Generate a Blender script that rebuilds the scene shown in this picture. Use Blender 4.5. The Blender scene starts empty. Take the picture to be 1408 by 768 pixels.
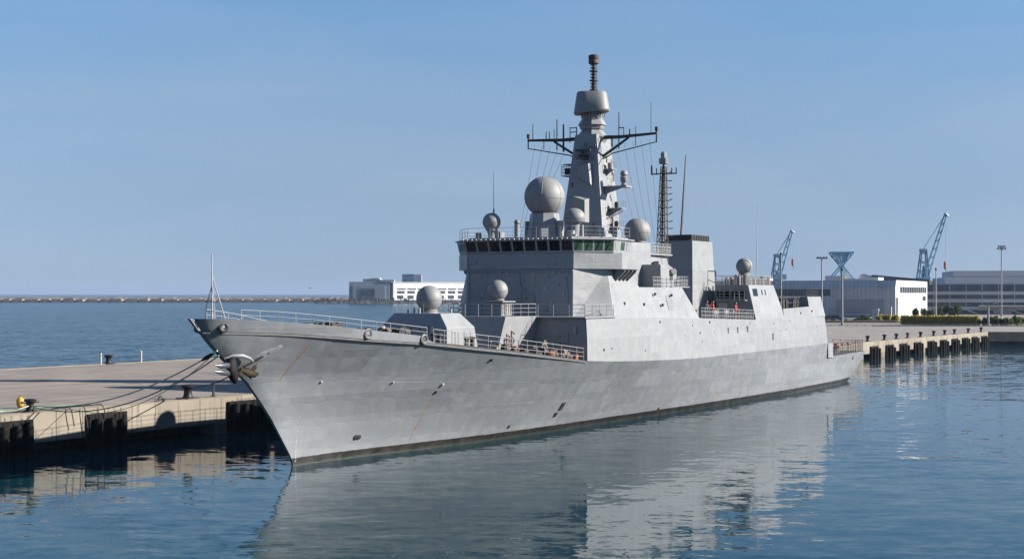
import bpy, bmesh, math, random
from mathutils import Vector, Matrix, Quaternion
random.seed(7)
R = math.radians
C = bpy.context.scene.collection
scn = bpy.context.scene

# ---------------------------------------------------------------- camera, sky, sun, exposure
cam_d = bpy.data.cameras.new('camera'); cam = bpy.data.objects.new('camera', cam_d); C.objects.link(cam)
CAM_H = 11.5
cam.location = (0, 0, CAM_H); cam.rotation_euler = (R(90), 0, 0)
cam_d.sensor_width = 36; cam_d.lens = 2000 / 1408 * 36
cam_d.shift_y = 19 / 1408
cam_d.clip_start = 0.5; cam_d.clip_end = 90000
scn.camera = cam

SUN_EL = R(25.5)
sun_dir = Vector((0.995, -0.07, 0)).normalized() * math.cos(SUN_EL) + Vector((0, 0, math.sin(SUN_EL)))
world = bpy.data.worlds.new('World'); scn.world = world; world.use_nodes = True
wn = world.node_tree; wn.nodes.clear()
sky = wn.nodes.new('ShaderNodeTexSky'); sky.sky_type = 'NISHITA'; sky.sun_disc = False
sky.sun_elevation = SUN_EL; sky.sun_rotation = math.atan2(sun_dir.x, sun_dir.y)
sky.air_density = 1.0; sky.dust_density = 0.0; sky.ozone_density = 6.0; sky.altitude = 10
bg = wn.nodes.new('ShaderNodeBackground'); bg.inputs['Strength'].default_value = 0.054
wo = wn.nodes.new('ShaderNodeOutputWorld')
# a blue sea haze lies along the whole horizon: the lowest ten degrees of sky are dimmer and bluer
wc = wn.nodes.new('ShaderNodeTexCoord'); wx = wn.nodes.new('ShaderNodeSeparateXYZ'); wr = wn.nodes.new('ShaderNodeValToRGB'); wm = wn.nodes.new('ShaderNodeMix')
wn.links.new(wc.outputs['Generated'], wx.inputs[0]); wn.links.new(wx.outputs[2], wr.inputs[0])
el = wr.color_ramp.elements; el[0].position = 0.0; el[0].color = (.43, .58, 1.0, 1); el[1].position = .19; el[1].color = (1, 1.02, 1.0, 1)
for p_, c_ in ((.065, (.73, .69, .82, 1)), (.125, (1.0, .87, .86, 1))):
    e_ = el.new(p_); e_.color = c_
wm.data_type = 'RGBA'; wm.blend_type = 'MULTIPLY'; wm.inputs[0].default_value = 1.0
wn.links.new(sky.outputs[0], wm.inputs[6]); wn.links.new(wr.outputs[0], wm.inputs[7])
# barely visible streaks of high thin cloud
wp = wn.nodes.new('ShaderNodeMapping'); wp.inputs['Scale'].default_value = (1.5, 1.5, 9); wn.links.new(wc.outputs['Generated'], wp.inputs['Vector'])
wz = wn.nodes.new('ShaderNodeTexNoise'); wz.inputs['Scale'].default_value = 2.2; wz.inputs['Detail'].default_value = 6; wz.inputs['Distortion'].default_value = .6; wn.links.new(wp.outputs[0], wz.inputs['Vector'])
wq = wn.nodes.new('ShaderNodeMapRange'); wn.links.new(wz.outputs['Fac'], wq.inputs[0]); wq.inputs[1].default_value = .35; wq.inputs[2].default_value = .75; wq.inputs[3].default_value = 0; wq.inputs[4].default_value = .15
wv = wn.nodes.new('ShaderNodeMix'); wv.data_type = 'RGBA'; wn.links.new(wq.outputs[0], wv.inputs[0]); wn.links.new(wm.outputs[2], wv.inputs[6]); wv.inputs[7].default_value = (4.3, 4.6, 5.1, 1)
wn.links.new(wv.outputs[2], bg.inputs['Color']); wn.links.new(bg.outputs[0], wo.inputs['Surface'])
sl = bpy.data.lights.new('sun', 'SUN'); sl.energy = 5.0; sl.angle = R(0.53); sl.color = (1.0, 0.93, 0.83)
so = bpy.data.objects.new('sun', sl); C.objects.link(so)
so.rotation_euler = sun_dir.to_track_quat('Z', 'Y').to_euler(); so.location = (200, -50, 120)
vs = scn.view_settings
vs.view_transform = 'Standard'; vs.look = 'None'; vs.gamma = 1; vs.use_curve_mapping = False; vs.exposure = 1.3

# ---------------------------------------------------------------- materials
def principled(name):
    m = bpy.data.materials.new(name); m.use_nodes = True
    nt = m.node_tree; b = nt.nodes['Principled BSDF']
    return m, nt, b
class NB:
    """small node builder"""
    def __init__(s, nt): s.nt = nt; s.co = nt.nodes.new('ShaderNodeTexCoord').outputs['Object']; s._xyz = None
    def link(s, a, b): s.nt.links.new(a, b)
    def val(s, n, i, v):
        if hasattr(v, 'is_linked') or hasattr(v, 'links'): s.link(v, n.inputs[i])
        else: n.inputs[i].default_value = v
    def noise(s, scale=1.0, detail=4, rough=.55, stretch=None, dist=0):
        co = s.co
        if stretch:
            mp = s.nt.nodes.new('ShaderNodeMapping'); mp.inputs['Scale'].default_value = stretch
            s.link(co, mp.inputs['Vector']); co = mp.outputs[0]
        n = s.nt.nodes.new('ShaderNodeTexNoise'); n.inputs['Scale'].default_value = scale
        n.inputs['Detail'].default_value = detail; n.inputs['Roughness'].default_value = rough
        n.inputs['Distortion'].default_value = dist
        s.link(co, n.inputs['Vector']); return n.outputs['Fac']
    def math(s, op, a, b=0.0, c=None, clamp=False):
        n = s.nt.nodes.new('ShaderNodeMath'); n.operation = op; n.use_clamp = clamp
        s.val(n, 0, a); s.val(n, 1, b)
        if c is not None: s.val(n, 2, c)
        return n.outputs[0]
    def rng(s, v, a, b, c=0.0, d=1.0):
        n = s.nt.nodes.new('ShaderNodeMapRange'); n.interpolation_type = 'SMOOTHSTEP'
        s.val(n, 0, v); n.inputs[1].default_value = a; n.inputs[2].default_value = b
        n.inputs[3].default_value = c; n.inputs[4].default_value = d
        return n.outputs[0]
    def xyz(s):
        if s._xyz is None:
            n = s.nt.nodes.new('ShaderNodeSeparateXYZ'); s.link(s.co, n.inputs[0]); s._xyz = n.outputs
        return s._xyz
    def mix(s, f, a, b, mode='MIX'):
        n = s.nt.nodes.new('ShaderNodeMix'); n.data_type = 'RGBA'; n.blend_type = mode
        s.val(n, 0, f)
        for i, v in ((6, a), (7, b)):
            if isinstance(v, tuple): n.inputs[i].default_value = v if len(v) == 4 else (*v, 1)
            else: s.link(v, n.inputs[i])
        return n.outputs[2]
    def bump(s, h, strength, dist, normal=None):
        n = s.nt.nodes.new('ShaderNodeBump'); n.inputs['Strength'].default_value = strength
        n.inputs['Distance'].default_value = dist; s.link(h, n.inputs['Height'])
        if normal is not None: s.link(normal, n.inputs['Normal'])
        return n.outputs[0]

def sc(c, k): return tuple(min(1, x * k) for x in c)
MATS = {}
def mat(name, col, rough=.55, metal=0.0, var=.12, scale=1.5, streak=0.0, bump=0.0, bscale=6.0, grime=0.0, spec=.5):
    if name in MATS: return MATS[name]
    m, nt, b = principled(name); nb = NB(nt)
    f = nb.rng(nb.noise(scale, 6, .6), .3, .7)
    c = nb.mix(f, sc(col, 1 - var), sc(col, 1 + var))
    if streak:
        st = nb.rng(nb.noise(1.0, 5, .65, (2.2, 2.2, .09)), .5, .75)
        c = nb.mix(nb.math('MULTIPLY', st, streak), c, sc(col, .45))
    if grime:
        g = nb.rng(nb.noise(.7, 8, .7), .55, .75)
        c = nb.mix(nb.math('MULTIPLY', g, grime), c, (.10, .075, .055))
    nt.links.new(c, b.inputs['Base Color'])
    b.inputs['Roughness'].default_value = rough; b.inputs['Metallic'].default_value = metal
    b.inputs['Specular IOR Level'].default_value = spec
    if bump:
        nt.links.new(nb.bump(nb.noise(bscale, 5, .6), .6, bump), b.inputs['Normal'])
    MATS[name] = m
    return m

def ship_paint(name, col, hull=False, dent=.012):
    m, nt, b = principled(name); nb = NB(nt); x, y, z = nb.xyz()
    f = nb.rng(nb.noise(.22, 6, .6, (1, 1, 1.6)), .3, .7)
    c = nb.mix(f, sc(col, .95 if hull else .97), sc(col, 1.04 if hull else 1.02))
    # repainted rectangles along the plating
    br = nt.nodes.new('ShaderNodeTexBrick'); br.inputs['Scale'].default_value = 1.0
    br.inputs['Brick Width'].default_value = 5.2; br.inputs['Row Height'].default_value = 1.55
    br.inputs['Mortar Size'].default_value = .018; br.inputs['Mortar Smooth'].default_value = .5
    br.inputs['Color1'].default_value = (.0, .0, .0, 1); br.inputs['Color2'].default_value = (1, 1, 1, 1)
    br.inputs['Mortar'].default_value = (.5, .5, .5, 1)
    cx = nt.nodes.new('ShaderNodeCombineXYZ'); nb.link(nb.math('ADD', x, nb.math('MULTIPLY', y, .31)), cx.inputs[0]); nb.link(z, cx.inputs[1])
    nb.link(cx.outputs[0], br.inputs['Vector'])
    c = nb.mix(nb.math('MULTIPLY', br.outputs['Color'], .9 if hull else .45), c, sc(col, .76))
    st = nb.rng(nb.noise(1.0, 5, .65, (1.5, 1.5, .07)), .52, .78)
    c = nb.mix(nb.math('MULTIPLY', st, .32), c, sc(col, .62))
    st2 = nb.rng(nb.noise(1.0, 4, .6, (3.1, 3.1, .05)), .70, .80)
    c = nb.mix(nb.math('MULTIPLY', st2, .35), c, (.28, .20, .13))
    sp = nb.rng(nb.noise(3.0, 6, .7), .69, .76)
    c = nb.mix(nb.math('MULTIPLY', sp, .3 if hull else .12), c, (.20, .16, .12))
    if hull:
        sc_ = nb.rng(nb.noise(1.0, 5, .65, (.35, .35, 5.5)), .62, .74)
        c = nb.mix(nb.math('MULTIPLY', sc_, .45), c, sc(col, 1.4))
        pt = nb.rng(nb.noise(.55, 2, .4, (1, 1, 1.3)), .60, .63)
        c = nb.mix(nb.math('MULTIPLY', pt, .22), c, sc(col, 1.25))
        wob = nb.noise(1.3, 4, .6)
        wz = nb.math('ADD', z, nb.math('MULTIPLY', nb.math('SUBTRACT', wob, .5), .12))
        wx = nb.math('ADD', x, nb.math('MULTIPLY', nb.math('SUBTRACT', nb.noise(2.1, 4, .7), .5), .35))
        # rust runs: (x centre at z0, slope dx/dz, half width, z low, z high, strength)
        for (x0, z0, sl_, hw, zl, zh, k) in RUNS:
            cx_ = nb.math('SUBTRACT', wx, nb.math('MULTIPLY_ADD', nb.math('SUBTRACT', z, z0), sl_, x0))
            a = nb.rng(nb.math('ABSOLUTE', cx_), hw, hw * .25)
            a = nb.math('MULTIPLY', a, nb.rng(z, zl, zl + .35)); a = nb.math('MULTIPLY', a, nb.rng(z, zh, zh - .5))
            a = nb.math('MULTIPLY', a, nb.rng(nb.noise(5, 4, .6), .34, .5))
            c = nb.mix(nb.math('MULTIPLY', a, k), c, (.16, .095, .035))
        scum = nb.math('MULTIPLY', nb.rng(wz, .62, .5), nb.rng(nb.noise(2.2, 5, .65, (1, 1, .4)), .32, .6))
        boot = nb.rng(wz, .53, .50)
        bc = nb.mix(nb.rng(nb.noise(1.7, 6, .6, (1, 1, 3)), .3, .7), (.004, .004, .004), (.014, .011, .009))
        bc = nb.mix(nb.math('MULTIPLY', nb.rng(wz, .22, .08), .75), bc, (.022, .024, .014))
        c = nb.mix(nb.math('MULTIPLY', scum, .45), c, (.13, .09, .05))
        c = nb.mix(boot, c, bc)
    nt.links.new(c, b.inputs['Base Color'])
    rr = nb.rng(nb.noise(.9, 5, .6), .3, .7, .38, .58)
    nt.links.new(rr, b.inputs['Roughness'])
    n1 = nb.bump(nb.noise(.55, 3, .5, (1, 1, 1.4)), .8, dent * 3)
    wob2 = nb.math('MULTIPLY', nb.noise(.4, 2, .5), 2.0)
    px_ = nb.math('ABSOLUTE', nb.math('SINE', nb.math('MULTIPLY_ADD', x, 1.75, wob2)))
    pz_ = nb.math('ABSOLUTE', nb.math('SINE', nb.math('MULTIPLY_ADD', z, 2.03, wob2)))
    n1 = nb.bump(nb.math('MULTIPLY', px_, nb.math('POWER', pz_, .6)), .9, .022 if hull else .008, n1)
    n2 = nb.bump(br.outputs['Fac'], .35, .02, n1)
    n3 = nb.bump(nb.noise(2.2, 4, .55), .6, dent, n2)
    nt.links.new(n3, b.inputs['Normal'])
    MATS[name] = m
    return m
RUNS = [(-1.9, 8.0, .34, .12, 5.6, 8.3, 1.0), (11.9, 4.9, .06, .10, .3, 5.0, .75), (62.2, .5, 0, .16, .2, 1.6, .95), (67.9, .5, 0, .13, .2, 2.6, .95),
        (70.1, .5, 0, .13, .2, 2.4, .95), (57.5, 2, -.05, .10, .4, 5.3, .5), (88.5, 2, .12, .05, .4, 5.3, .3), (30.5, 3, .2, .10, .8, 5.4, .4), (6.5, 3, .1, .06, .6, 5.4, .35), (44, 2, 0, .08, .3, 1.6, .6)]

# ---------------------------------------------------------------- mesh helpers
def newbm(): return bmesh.new()
def ring_loft(bm, rings, cap0=True, cap1=True, closed=True):
    vr = [[bm.verts.new(p) for p in r] for r in rings]
    n = len(vr[0])
    for a, b in zip(vr, vr[1:]):
        for i in range(n if closed else n - 1):
            j = (i + 1) % n
            try: bm.faces.new((a[i], a[j], b[j], b[i]))
            except ValueError: pass
    if closed and cap0: bm.faces.new(vr[0][::-1])
    if closed and cap1: bm.faces.new(vr[-1])
    return vr
def loft(bm, poly0, z0, poly1, z1):
    ring_loft(bm, [[(x, y, z0) for x, y in poly0], [(x, y, z1) for x, y in poly1]])
def box(bm, x0, x1, y0, y1, z0, z1, tx=0.0, ty=0.0):
    p0 = [(x0, y0), (x1, y0), (x1, y1), (x0, y1)]
    p1 = [(x0 + tx, y0 + ty), (x1 - tx, y0 + ty), (x1 - tx, y1 - ty), (x0 + tx, y1 - ty)]
    loft(bm, p0, z0, p1, z1)
def rbox(bm, cx, cy, lx, ly, z0, z1, rot):
    c, s = math.cos(rot), math.sin(rot)
    p = [(cx + c * a - s * b, cy + s * a + c * b) for a, b in ((-lx / 2, -ly / 2), (lx / 2, -ly / 2), (lx / 2, ly / 2), (-lx / 2, ly / 2))]
    loft(bm, p, z0, p, z1)
def tube(bm, a, b, r0, r1=None, n=6):
    r1 = r0 if r1 is None else r1
    a = Vector(a); b = Vector(b); d = (b - a)
    if d.length < 1e-6: return
    q = d.to_track_quat('Z', 'Y')
    rings = []
    for p, r in ((a, r0), (b, r1)):
        rings.append([p + q @ Vector((r * math.cos(2 * math.pi * i / n), r * math.sin(2 * math.pi * i / n), 0)) for i in range(n)])
    ring_loft(bm, rings)
def polytube(bm, pts, r, n=6):
    pts = [Vector(p) for p in pts]; rings = []
    for i, p in enumerate(pts):
        d = (pts[min(i + 1, len(pts) - 1)] - pts[max(i - 1, 0)])
        q = d.to_track_quat('Z', 'Y')
        rr = r[i] if isinstance(r, (list, tuple)) else r
        rings.append([p + q @ Vector((rr * math.cos(2 * math.pi * k / n), rr * math.sin(2 * math.pi * k / n), 0)) for k in range(n)])
    ring_loft(bm, rings)
def lathe(bm, prof, c, n=20, axis=None):
    """prof: (radius, height) list, about +Z or axis"""
    q = Vector(axis).to_track_quat('Z', 'Y') if axis is not None else Quaternion()
    c = Vector(c)
    rings = [[c + q @ Vector((max(r, 1e-4) * math.cos(2 * math.pi * i / n), max(r, 1e-4) * math.sin(2 * math.pi * i / n), h)) for i in range(n)] for r, h in prof]
    ring_loft(bm, rings)
def ball(bm, c, r, cut=-1.0, n=28, m=16, sz=1.0):
    a0 = math.asin(max(-1, cut)) if cut > -1 else -math.pi / 2
    prof = []
    for i in range(m + 1):
        a = a0 + (math.pi / 2 - a0) * i / m
        prof.append((r * math.cos(a), r * math.sin(a) * sz))
    lathe(bm, prof, c, n)
def torus(bm, c, R_, r, axis, n=20, m=8):
    q = Vector(axis).to_track_quat('Z', 'Y'); c = Vector(c); V = []
    for i in range(n):
        t = 2 * math.pi * i / n
        V.append([bm.verts.new(c + q @ Vector(((R_ + r * math.cos(u)) * math.cos(t), (R_ + r * math.cos(u)) * math.sin(t), r * math.sin(u)))) for u in [2 * math.pi * k / m for k in range(m)]])
    for i in range(n):
        for k in range(m):
            bm.faces.new((V[i][k], V[(i + 1) % n][k], V[(i + 1) % n][(k + 1) % m], V[i][(k + 1) % m]))
def link_obj(name, bm, m, parent=None, smooth=False, bevel=0.0, angle=35):
    me = bpy.data.meshes.new(name)
    bmesh.ops.recalc_face_normals(bm, faces=bm.faces[:])
    bm.to_mesh(me); bm.free()
    ms = m if isinstance(m, (list, tuple)) else [m]
    for k in ms: me.materials.append(k)
    if smooth:
        me.shade_smooth()
        if angle < 180: me.set_sharp_from_angle(angle=R(angle))
    o = bpy.data.objects.new(name, me); C.objects.link(o)
    if parent is not None: o.parent = parent
    if bevel:
        bv = o.modifiers.new('bevel', 'BEVEL'); bv.width = bevel; bv.segments = 2; bv.limit_method = 'ANGLE'; bv.angle_limit = R(35)
        bv.harden_normals = False
    return o
def split_link(name, bm, m, parent=None, smooth=False, bevel=0.0, angle=35):
    """one object for every separate piece of the mesh"""
    left = set(bm.verts); out = []
    order = list(bm.verts)
    for v0 in order:
        if v0 not in left: continue
        st = [v0]; isl = []; left.discard(v0)
        while st:
            v = st.pop(); isl.append(v)
            for e in v.link_edges:
                w = e.other_vert(v)
                if w in left: left.discard(w); st.append(w)
        nb_ = bmesh.new(); mp = {v: nb_.verts.new(v.co) for v in isl}; fs = set()
        for v in isl:
            for f in v.link_faces:
                if f not in fs: fs.add(f); nb_.faces.new([mp[q] for q in f.verts])
        out.append(link_obj(name, nb_, m, parent, smooth, bevel, angle))
    bm.free(); return out
def tag(o, label=None, cat=None, group=None, kind=None):
    if label: o['label'] = label
    if cat: o['category'] = cat
    if group: o['group'] = group
    if kind: o['kind'] = kind
    return o
def thing(name, label, cat, loc=(0, 0, 0), rz=0.0, group=None):
    o = bpy.data.objects.new(name, None); C.objects.link(o); o.empty_display_size = .5
    o.location = loc; o.rotation_euler = (0, 0, rz)
    return tag(o, label, cat, group)
def copy_tree(o, parent=None):
    c = o.copy(); C.objects.link(c)
    if parent is not None: c.parent = parent
    for ch in list(o.children): copy_tree(ch, c)
    return c
def tab(T, x):
    if x <= T[0][0]: return T[0][1]
    for (a, b), (c, d) in zip(T, T[1:]):
        if x <= c: return b + (d - b) * (x - a) / (c - a)
    return T[-1][1]
# distances: a thing seen at photo column u / row v and standing D metres away
def PX(u, D): return (u - 704) / 2000 * D
def PZ(v, D): return CAM_H + (403 - v) / 2000 * D

# ---------------------------------------------------------------- palette
M_GREY = ship_paint('ship_grey', (.204, .213, .224), dent=.022)
M_RAIL = mat('rail_grey', (.29, .295, .30), .5)
M_DOME = mat('radome_white', (.175, .180, .186), .6, var=.03, scale=1, streak=.16)
M_DECK = mat('deck_grey', (.075,.078,.078), .75, var=.2, bump=.01)
M_DARK = mat('dark_fitting', (.018, .018, .019), .6, var=.3)
M_RUSTD = mat('dark_rusty', (.042, .028, .026), .7, var=.35, scale=3)
M_GLASS = mat('bridge_glass', (.006, .010, .013), .1, var=.3, spec=.18)
M_GLASSG = mat('green_glass', (.03, .06, .035), .1, var=.5, scale=3)
M_WHITE = mat('white_paint', (.38, .38, .37), .5, var=.06)
M_BLACK = mat('black_rubber', (.006, .006, .0065), .7, var=.4, scale=3, bump=.02, spec=.12)
M_STEEL = mat('galvanised', (.20, .205, .21), .5, .4)
M_ORANGE = mat('faded_orange', (.26, .075, .03), .6)
M_RED = mat('red_cloth', (.26, .018, .025), .8)
M_NAVY = mat('dark_cloth', (.025, .028, .04), .85)
M_SKIN = mat('skin', (.27, .165, .12), .6)
M_HAIR = mat('dark_hair', (.02, .015, .012), .7)
# ---------------------------------------------------------------- water
def make_water():
    m, nt, b = principled('harbour_water'); nb = NB(nt); x, y, z = nb.xyz()
    b.inputs['Base Color'].default_value = (.006, .026, .036, 1)
    big = nb.rng(nb.noise(.03, 3, .5, (.6, 1.6, 1)), .3, .7)
    nb.link(nb.mix(big, (.004, .030, .039), (.003, .025, .042)), b.inputs['Base Color'])
    b.inputs['IOR'].default_value = 1.24; b.inputs['Roughness'].default_value = .035
    # distance behind the pier front: open water is rougher than the sheltered basin
    dn = nb.math('ADD', nb.math('MULTIPLY', x, -QA[1]), nb.math('MULTIPLY', y, QA[0]))
    dn = nb.math('SUBTRACT', dn, Q0[0] * -QA[1] + Q0[1] * QA[0])
    openw = nb.rng(dn, 30, 70)
    amp = nb.math('MULTIPLY_ADD', openw, 9.0, 1.0)
    gust = nb.rng(nb.noise(.018, 3, .55, (.6, 1.5, 1)), .35, .65, .6, 1.25)
    amp = nb.math('MULTIPLY', amp, gust)
    nt.links.new(nb.math('MULTIPLY_ADD', openw, .16, .03), b.inputs['Roughness'])
    # wave slopes straight from noise vectors, so that far water keeps its roughness
    tot = None
    for scale, det, stretch, wx_, wy_ in ((.30, 2, (.40, 1, 1), .025, .065), (1.1, 3, (.45, 1, 1), .04, .135), (4.0, 3, (.5, 1, 1), .03, .10)):
        mp = nt.nodes.new('ShaderNodeMapping'); mp.inputs['Scale'].default_value = stretch; nb.link(nb.co, mp.inputs['Vector'])
        n = nt.nodes.new('ShaderNodeTexNoise'); n.inputs['Scale'].default_value = scale; n.inputs['Detail'].default_value = det; n.inputs['Distortion'].default_value = .3
        nb.link(mp.outputs[0], n.inputs['Vector'])
        v1 = nt.nodes.new('ShaderNodeVectorMath'); v1.operation = 'SUBTRACT'; nb.link(n.outputs['Color'], v1.inputs[0]); v1.inputs[1].default_value = (.5, .5, .5)
        v2 = nt.nodes.new('ShaderNodeVectorMath'); v2.operation = 'MULTIPLY'; nb.link(v1.outputs[0], v2.inputs[0]); v2.inputs[1].default_value = (wx_, wy_, 0)
        if tot is None: tot = v2.outputs[0]
        else:
            v3 = nt.nodes.new('ShaderNodeVectorMath'); v3.operation = 'ADD'; nb.link(tot, v3.inputs[0]); nb.link(v2.outputs[0], v3.inputs[1]); tot = v3.outputs[0]
    v4 = nt.nodes.new('ShaderNodeVectorMath'); v4.operation = 'SCALE'; nb.link(tot, v4.inputs[0]); nb.link(amp, v4.inputs['Scale'])
    v5 = nt.nodes.new('ShaderNodeVectorMath'); v5.operation = 'ADD'; nb.link(v4.outputs[0], v5.inputs[0]); v5.inputs[1].default_value = (0, 0, 1)
    v6 = nt.nodes.new('ShaderNodeVectorMath'); v6.operation = 'NORMALIZE'; nb.link(v5.outputs[0], v6.inputs[0])
    nt.links.new(v6.outputs[0], b.inputs['Normal'])
    bm = newbm()
    rad = [0, 300, 1500, 5000, 14000]
    n = 48; prev = None
    c0 = bm.verts.new((0, 100, 0))
    for r in rad[1:]:
        cur = [bm.verts.new((r * math.cos(2 * math.pi * i / n), 100 + r * math.sin(2 * math.pi * i / n), 0)) for i in range(n)]
        for i in range(n):
            j = (i + 1) % n
            if prev is None: bm.faces.new((c0, cur[i], cur[j]))
            else: bm.faces.new((prev[i], cur[i], cur[j], prev[j]))
        prev = cur
    o = link_obj('sea_water', bm, m); tag(o, kind='structure')

# ---------------------------------------------------------------- quay frame: l along the face, d inland
Q0 = (-35.4, 100.6); QA = (0.5368, 0.84371); QN = (-QA[1], QA[0]); QROT = math.atan2(QA[1], QA[0])
def Q(l, d, z=0.0): return (Q0[0] + l * QA[0] + d * QN[0], Q0[1] + l * QA[1] + d * QN[1], z)
def qobj(o):
    o.location = (Q0[0], Q0[1], 0); o.rotation_euler = (0, 0, QROT); return o
make_water()

def concrete(name, a, b, streaks, joint, along=True):
    m, nt, bs = principled(name); nb = NB(nt); x, y, z = nb.xyz()
    f = nb.rng(nb.noise(.25, 7, .65), .3, .7)
    c = nb.mix(f, a, b)
    if along:   # tyre and drag marks along the pier
        s1 = nb.rng(nb.noise(1.0, 5, .6, (.015, .55, 1)), .45, .7)
        c = nb.mix(nb.math('MULTIPLY', s1, streaks), c, sc(a, .55))
        s3 = nb.rng(nb.noise(1.0, 5, .7, (.03, 2.6, 1), .2), .48, .66)
        c = nb.mix(nb.math('MULTIPLY', s3, streaks * .8), c, sc(a, .62))
        s2 = nb.rng(nb.noise(1.0, 4, .6, (.02, 1.4, 1), 0), .55, .7)
        c = nb.mix(nb.math('MULTIPLY', s2, streaks), c, sc(b, 1.25))
    else:
        s1 = nb.rng(nb.noise(1.0, 5, .65, (1.8, 1.8, .12)), .5, .75)
        c = nb.mix(nb.math('MULTIPLY', s1, streaks), c, sc(a, .45))
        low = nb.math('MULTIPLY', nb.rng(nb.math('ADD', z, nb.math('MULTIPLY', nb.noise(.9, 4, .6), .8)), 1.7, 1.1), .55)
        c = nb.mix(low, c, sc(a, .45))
    if joint:
        br = nt.nodes.new('ShaderNodeTexBrick'); br.inputs['Scale'].default_value = 1
        br.inputs['Brick Width'].default_value = joint[0]; br.inputs['Row Height'].default_value = joint[1]; br.offset = 0
        br.inputs['Mortar Size'].default_value = .055; br.inputs['Color1'].default_value = (1, 1, 1, 1); br.inputs['Color2'].default_value = (.86, .86, .86, 1)
        br.inputs['Mortar'].default_value = (.34, .34, .34, 1)
        cc = nt.nodes.new('ShaderNodeCombineXYZ'); nb.link(x, cc.inputs[0]); nb.link(y if along else z, cc.inputs[1])
        nb.link(cc.outputs[0], br.inputs['Vector'])
        c = nb.mix(.8, c, br.outputs['Color'], 'MULTIPLY')
    sp = nb.rng(nb.noise(1.6, 7, .72), .63, .74)
    c = nb.mix(nb.math('MULTIPLY', sp, .5), c, sc(a, .5))
    nt.links.new(c, bs.inputs['Base Color']); bs.inputs['Roughness'].default_value = .85
    nt.links.new(nb.bump(nb.noise(5, 6, .65), .5, .015), bs.inputs['Normal'])
    return m
M_PIER = concrete('pier_top', (.185, .156, .134), (.25, .217, .19), .75, (6.0, 6.0))
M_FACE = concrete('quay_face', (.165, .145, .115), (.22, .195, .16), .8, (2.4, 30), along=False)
M_COPE = concrete('quay_coping', (.22, .185, .135), (.27, .23, .175), .35, (3.0, 3.0))
M_SHADEC = mat('shade_dark_concrete', (.06, .058, .052), .7, var=.3)  # darkened to stand in for shade under the quay; the kerb shares it
M_YARD = concrete('yard_top', (.19, .172, .158), (.255, .235, .215), .4, (12, 12))

def build_quay():
    bm = newbm()          # pier slab with its deep front beam, open below
    p = [(-70, 0), (190, 0), (190, 51.5), (-70, 51.5)]
    loft(bm, p, 1.35, p, 3.0)
    tag(qobj(link_obj('pier', bm, M_PIER)), kind='structure')
    land = [Q(190, 0), Q(262, 0), (720, 322), (720, 2600), (60, 2600), (40, 700), Q(190, 51.5)]
    bm = newbm(); l2 = [(a[0], a[1]) for a in land]
    loft(bm, l2, 1.35, l2, 3.0)
    # far corner of the basin: wall right down to the bed
    tag(link_obj('quay_ground', bm, M_YARD), kind='structure')
    bm = newbm()
    box(bm, -70, 261.4, -.06, .55, .92, 2.985)      # front beam
    for l in range(-55, 262, 12):
        if l > 0: box(bm, l + 3.9, l + 6.3, -.03, 1.6, -3, .92)
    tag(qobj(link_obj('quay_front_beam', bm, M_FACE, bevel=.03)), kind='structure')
    bm = newbm()
    box(bm, -70, 261.0, 3.2, 4.2, -4, 1.34)
    x0, y0, _ = Q(261.9, 0)
    loft(bm, [(-900, -900)] * 0 or [(-70, 48), (261, 48), (261, 49), (-70, 49)], -4, [(-70, 48), (261, 48), (261, 49), (-70, 49)], 1.34)
    tag(qobj(link_obj('quay_back_wall', bm, M_SHADEC)), kind='structure')
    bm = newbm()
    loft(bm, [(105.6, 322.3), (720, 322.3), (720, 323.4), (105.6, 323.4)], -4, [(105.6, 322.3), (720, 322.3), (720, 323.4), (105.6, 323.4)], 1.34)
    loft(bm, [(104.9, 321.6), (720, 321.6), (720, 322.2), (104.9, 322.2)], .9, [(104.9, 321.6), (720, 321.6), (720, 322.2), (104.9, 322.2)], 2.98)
    tag(link_obj('basin_end_wall', bm, mat('shaded_concrete', (.075, .07, .062), .9, var=.35, scale=.4, streak=.4)), kind='structure')  # base colour darkened to carry the end wall's shade
    bm = newbm()
    box(bm, -70, 262, -.06, .75, 2.99, 3.05)
    box(bm, -70, 190, 50.7, 51.56, 2.99, 3.05)
    tag(qobj(link_obj('quay_coping', bm, M_COPE, bevel=.02)), kind='structure')
build_quay()

# fenders: backing panel and upright rubber tubes, chains
def fender(l, w, label, ztop=2.62, n=3, group='rubber fenders along the quay face'):
    t = thing('quay_fender', label, 'fender', Q(l, 0, 0), QROT, group)
    bm = newbm(); box(bm, -w / 2, w / 2, -.30, -.07, -.5, ztop)
    for k in range(5): box(bm, -w / 2 + .08 + k * (w - .5) / 4, -w / 2 + .42 + k * (w - .5) / 4, -.38, -.31, -.4, ztop - .12)
    link_obj('backing_panel', bm, mat('tarred_timber', (.009, .0085, .008), .75, var=.4, scale=2, bump=.03, spec=.12), t, bevel=.02)
    for k in range(n):
        x = -w / 2 + w * (k + .5) / n
        bm = newbm(); h = ztop - random.uniform(.15, .5)
        lathe(bm, [(.27, -.6), (.29, 0), (.27, h * .6), (.30, h * .8), (.24, h), (.08, h + .04)], (x + random.uniform(-.12, .12), -.68, 0), 14)
        o = link_obj('rubber_tube', bm, M_BLACK, t, smooth=True); o.rotation_euler = (random.uniform(-.01, .03), random.uniform(-.05, .05), 0)
    for k in (-1, 1):
        bm = newbm()
        for j in range(9):
            torus(bm, (k * w * .3 + .03 * (j % 2), -.42, ztop + .25 - j * .13), .055, .018, (j % 2, 1 - j % 2, .2), 8, 4)
        link_obj('chain', bm, M_RUSTD, t)
    return t
ORD = ['first', 'second', 'third', 'fourth', 'fifth', 'sixth', 'seventh', 'eighth', 'ninth', 'last']
fender(1.0, 3.2, 'broad black fender with loose rubber tubes nearest the camera, below the yellow buoy')
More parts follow.
